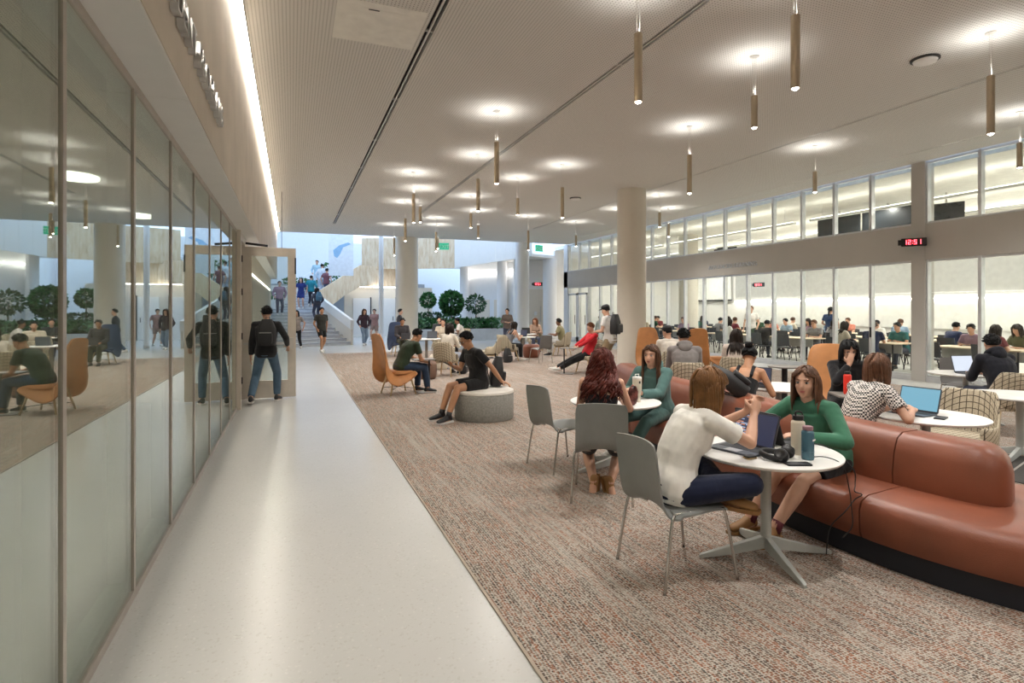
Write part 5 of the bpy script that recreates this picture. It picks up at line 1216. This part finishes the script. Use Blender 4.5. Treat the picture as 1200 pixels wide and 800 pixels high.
person('woman with auburn hair in a tan top seated behind a white table',8.9,20.6,-.3,-1,pz=.53,H=1.68,fem=True,lean=.12,hunch=.1,head=(0,.5),hands={1:(.10,.40,.76),-1:(-.12,.40,.76)},top=('long',(.40,.27,.20)),hair=('long','hair_ginger',{'len':.8}),vox=F)
dup(PC,(8.9,20.6,.008),face(-.3,-1),'plaid chair holding the woman in the tan top',G)
person('man in an olive vest with blue trim seated by the far glass doors',8.9,18.2,-.75,.6,pz=.53,H=1.72,lean=.12,hunch=.1,head=(-.1,.2),hands={1:(.10,.38,.76),-1:(-.12,.38,.76)},skin='skin_dark',top=('tee',(.30,.27,.15)),bottom=('long',(.6,.6,.6)),hair=('short','hair_black'),vox=F)
# --- atrium walkers and people on the stairs
def walker(label,x,y,z,fx,fy,top,bottom,hair,fem=False,H=1.7,skin='skin_light',st=.2,bag=False,**kw):
    p=person(label,x,y,fx,fy,pz=.88*H/1.72,H=H,fem=fem,lean=.04,head=(-.05,0),hands={1:(.24,.15,.90),-1:(-.24,-.05,.84)},feet={1:(.09,st,.09),-1:(-.10,-st,.11)},skin=skin,top=top,bottom=bottom,shoes='sneaker_white',hair=hair,vox=.02,z=z,**kw)
    return p
walker('man in a dark graphic t-shirt and black shorts walking across the atrium floor',1.05,23.1,0,.4,-.9,('tee',(.04,.04,.035)),('shorts',(.012,.012,.014)),('short','hair_black'),H=1.76,skin='skin_tan')
walker('woman in a grey top and black trousers at the foot of the stairs',.2,25.2,0,-.3,-.9,('tee',(.33,.28,.25)),('long',(.015,.015,.018)),('long','hair_black',{'len':.6}),fem=True,H=1.64)
walker('woman in a dark plum jacket and jeans beside the stair guard',3.05,26.6,0,.2,-.95,('long',(.06,.035,.05)),('long',(.20,.27,.36)),('long','hair_brown',{'len':.8}),fem=True)
walker('person in a dark jacket and jeans striding before the cream doors',4.35,24.9,0,1,-.3,('long',(.03,.03,.04)),('long',(.07,.10,.17)),('short','hair_black'),st=.3)
walker('person in tan shorts standing behind the woman in plum',3.9,29.4,0,-.5,-.9,('tee',(.35,.2,.18)),('shorts',(.3,.2,.16)),('short','hair_dark'))
def stz(x,y):     # height on the stairs
    v=Vector((x-2.6,y-27.2,0)); a=v.dot(A1)
    if a<4.1: return max(0,min(10,int(a/.41)+1))*.15
    v=Vector((x-1.05,y-31.1,0)); return 1.5+max(0,min(12,int(v.dot(A2)/.34)+1))*.145
for lab,x,y,fx,fy,tp,bt,hr,fem in (('person in a mauve top on the lower stairs',-.55,29.6,.1,-1,('long',(.34,.23,.32)),('long',(.05,.06,.1)),('short','hair_dark'),False),
  ('person in a dark jacket with a blue backpack climbing the lower stairs',1.15,29.3,-.3,.95,('long',(.06,.06,.08)),('long',(.05,.06,.1)),('long','hair_dark',{'len':.5}),True),
  ('woman in a navy dress top coming down the upper stairs',.45,31.9,-.2,-1,('tee',(.02,.035,.16)),('shorts',(.02,.035,.16)),('long','hair_dark',{'len':.6}),True),
  ('person in a teal jacket going up the upper stairs',.95,32.0,.4,.9,('long',(.02,.22,.28)),('long',(.03,.03,.05)),('short','hair_dark'),False),
  ('person in pale blue near the top of the stairs',1.35,34.6,-.2,-1,('long',(.40,.60,.72)),('long',(.5,.6,.7)),('short','hair_brown'),False),
  ('person in white halfway up the upper stairs',1.55,33.4,.5,.8,('long',(.66,.72,.80)),('long',(.45,.5,.6)),('short','hair_dark'),False),
  ('person in dark red going up beside the board guard',1.75,32.6,.6,.8,('tee',(.20,.08,.10)),('long',(.1,.12,.2)),('short','hair_dark'),False)):
    zz=stz(x,y); walker(lab,x,y,zz,fx,fy,tp,bt,hr,fem,H=1.68,st=.04)
backpack(1.22,29.12,stz(1.15,29.3)+1.0,face(-.3,.95),.9,'blue backpack carried up the lower stairs','plastic_blue')
# --- study room students: three prototypes copied with their own clothes
def student_proto(fem,hair,lean): 
    p=person('',0,0,0,1,pz=.53,H=1.72,fem=fem,lean=lean,hunch=.15,head=(-.3,0),hands={1:(.12,.42,.77),-1:(-.12,.42,.77)},top=('tee',(.5,.5,.5)),bottom=('long',(.05,.06,.09)),hair=hair,vox=.024); return p
PR=[student_proto(False,('short','hair_black'),.30),student_proto(True,('long','hair_dark',{'len':.7}),.2),student_proto(False,('short','hair_mid'),.12)]
CW=[('navy',(.02,.03,.08)),('white',(.70,.69,.66)),('maroon',(.18,.03,.04)),('pale blue',(.25,.36,.48)),('black',(.015,.015,.017)),('olive',(.10,.11,.05)),('coral',(.60,.22,.16)),('grey',(.22,.22,.23)),('teal',(.03,.16,.17)),('cream',(.62,.55,.44)),('dark green',(.02,.07,.04)),('mauve',(.30,.20,.28))]
HN_=['short black hair','long dark hair','short brown hair']
rn=random.Random(11); pick=rn.sample(range(len(SEATS)),34); usedp=[False]*3; seen=set()
for q in pick:
    sx_,sy,dx=SEATS[q]
    combo=[(a,b) for a in range(3) for b in range(12) if (a,b) not in seen]
    if not combo: break
    a,b=rn.choice(combo); seen.add((a,b))
    p=PR[a] if not usedp[a] else copy_tree(PR[a]); usedp[a]=True
    p.location=(sx_,sy,0); p.rotation_euler=(0,0,face(dx,rn.uniform(-.3,.3))); p['group']='students in the study room'
    p['label']='student with %s in a %s top seated at a study room table'%(HN_[a],CW[b][0])
    for c in p.children:
        if c.name.startswith('shirt'):
            c.material_slots[0].link='OBJECT'; c.material_slots[0].material=cloth(CW[b][1])
person('man in a white t-shirt standing among the study room tables',17.0,17.75,-.9,-.5,pz=.93,H=1.82,hands={1:(.26,.1,.86),-1:(-.26,.12,.9)},top=('tee',(.74,.70,.66)),bottom=('shorts',(.04,.07,.04)),hair=('short','hair_bob'),vox=.02)
person('person in a navy shirt standing with back turned in the study room',18.7,15.6,.9,.2,pz=.92,H=1.74,hands={1:(.2,.2,1.0),-1:(-.2,.2,1.0)},top=('tee',(.02,.045,.12)),hair=('pony','hair_black'),vox=.02)
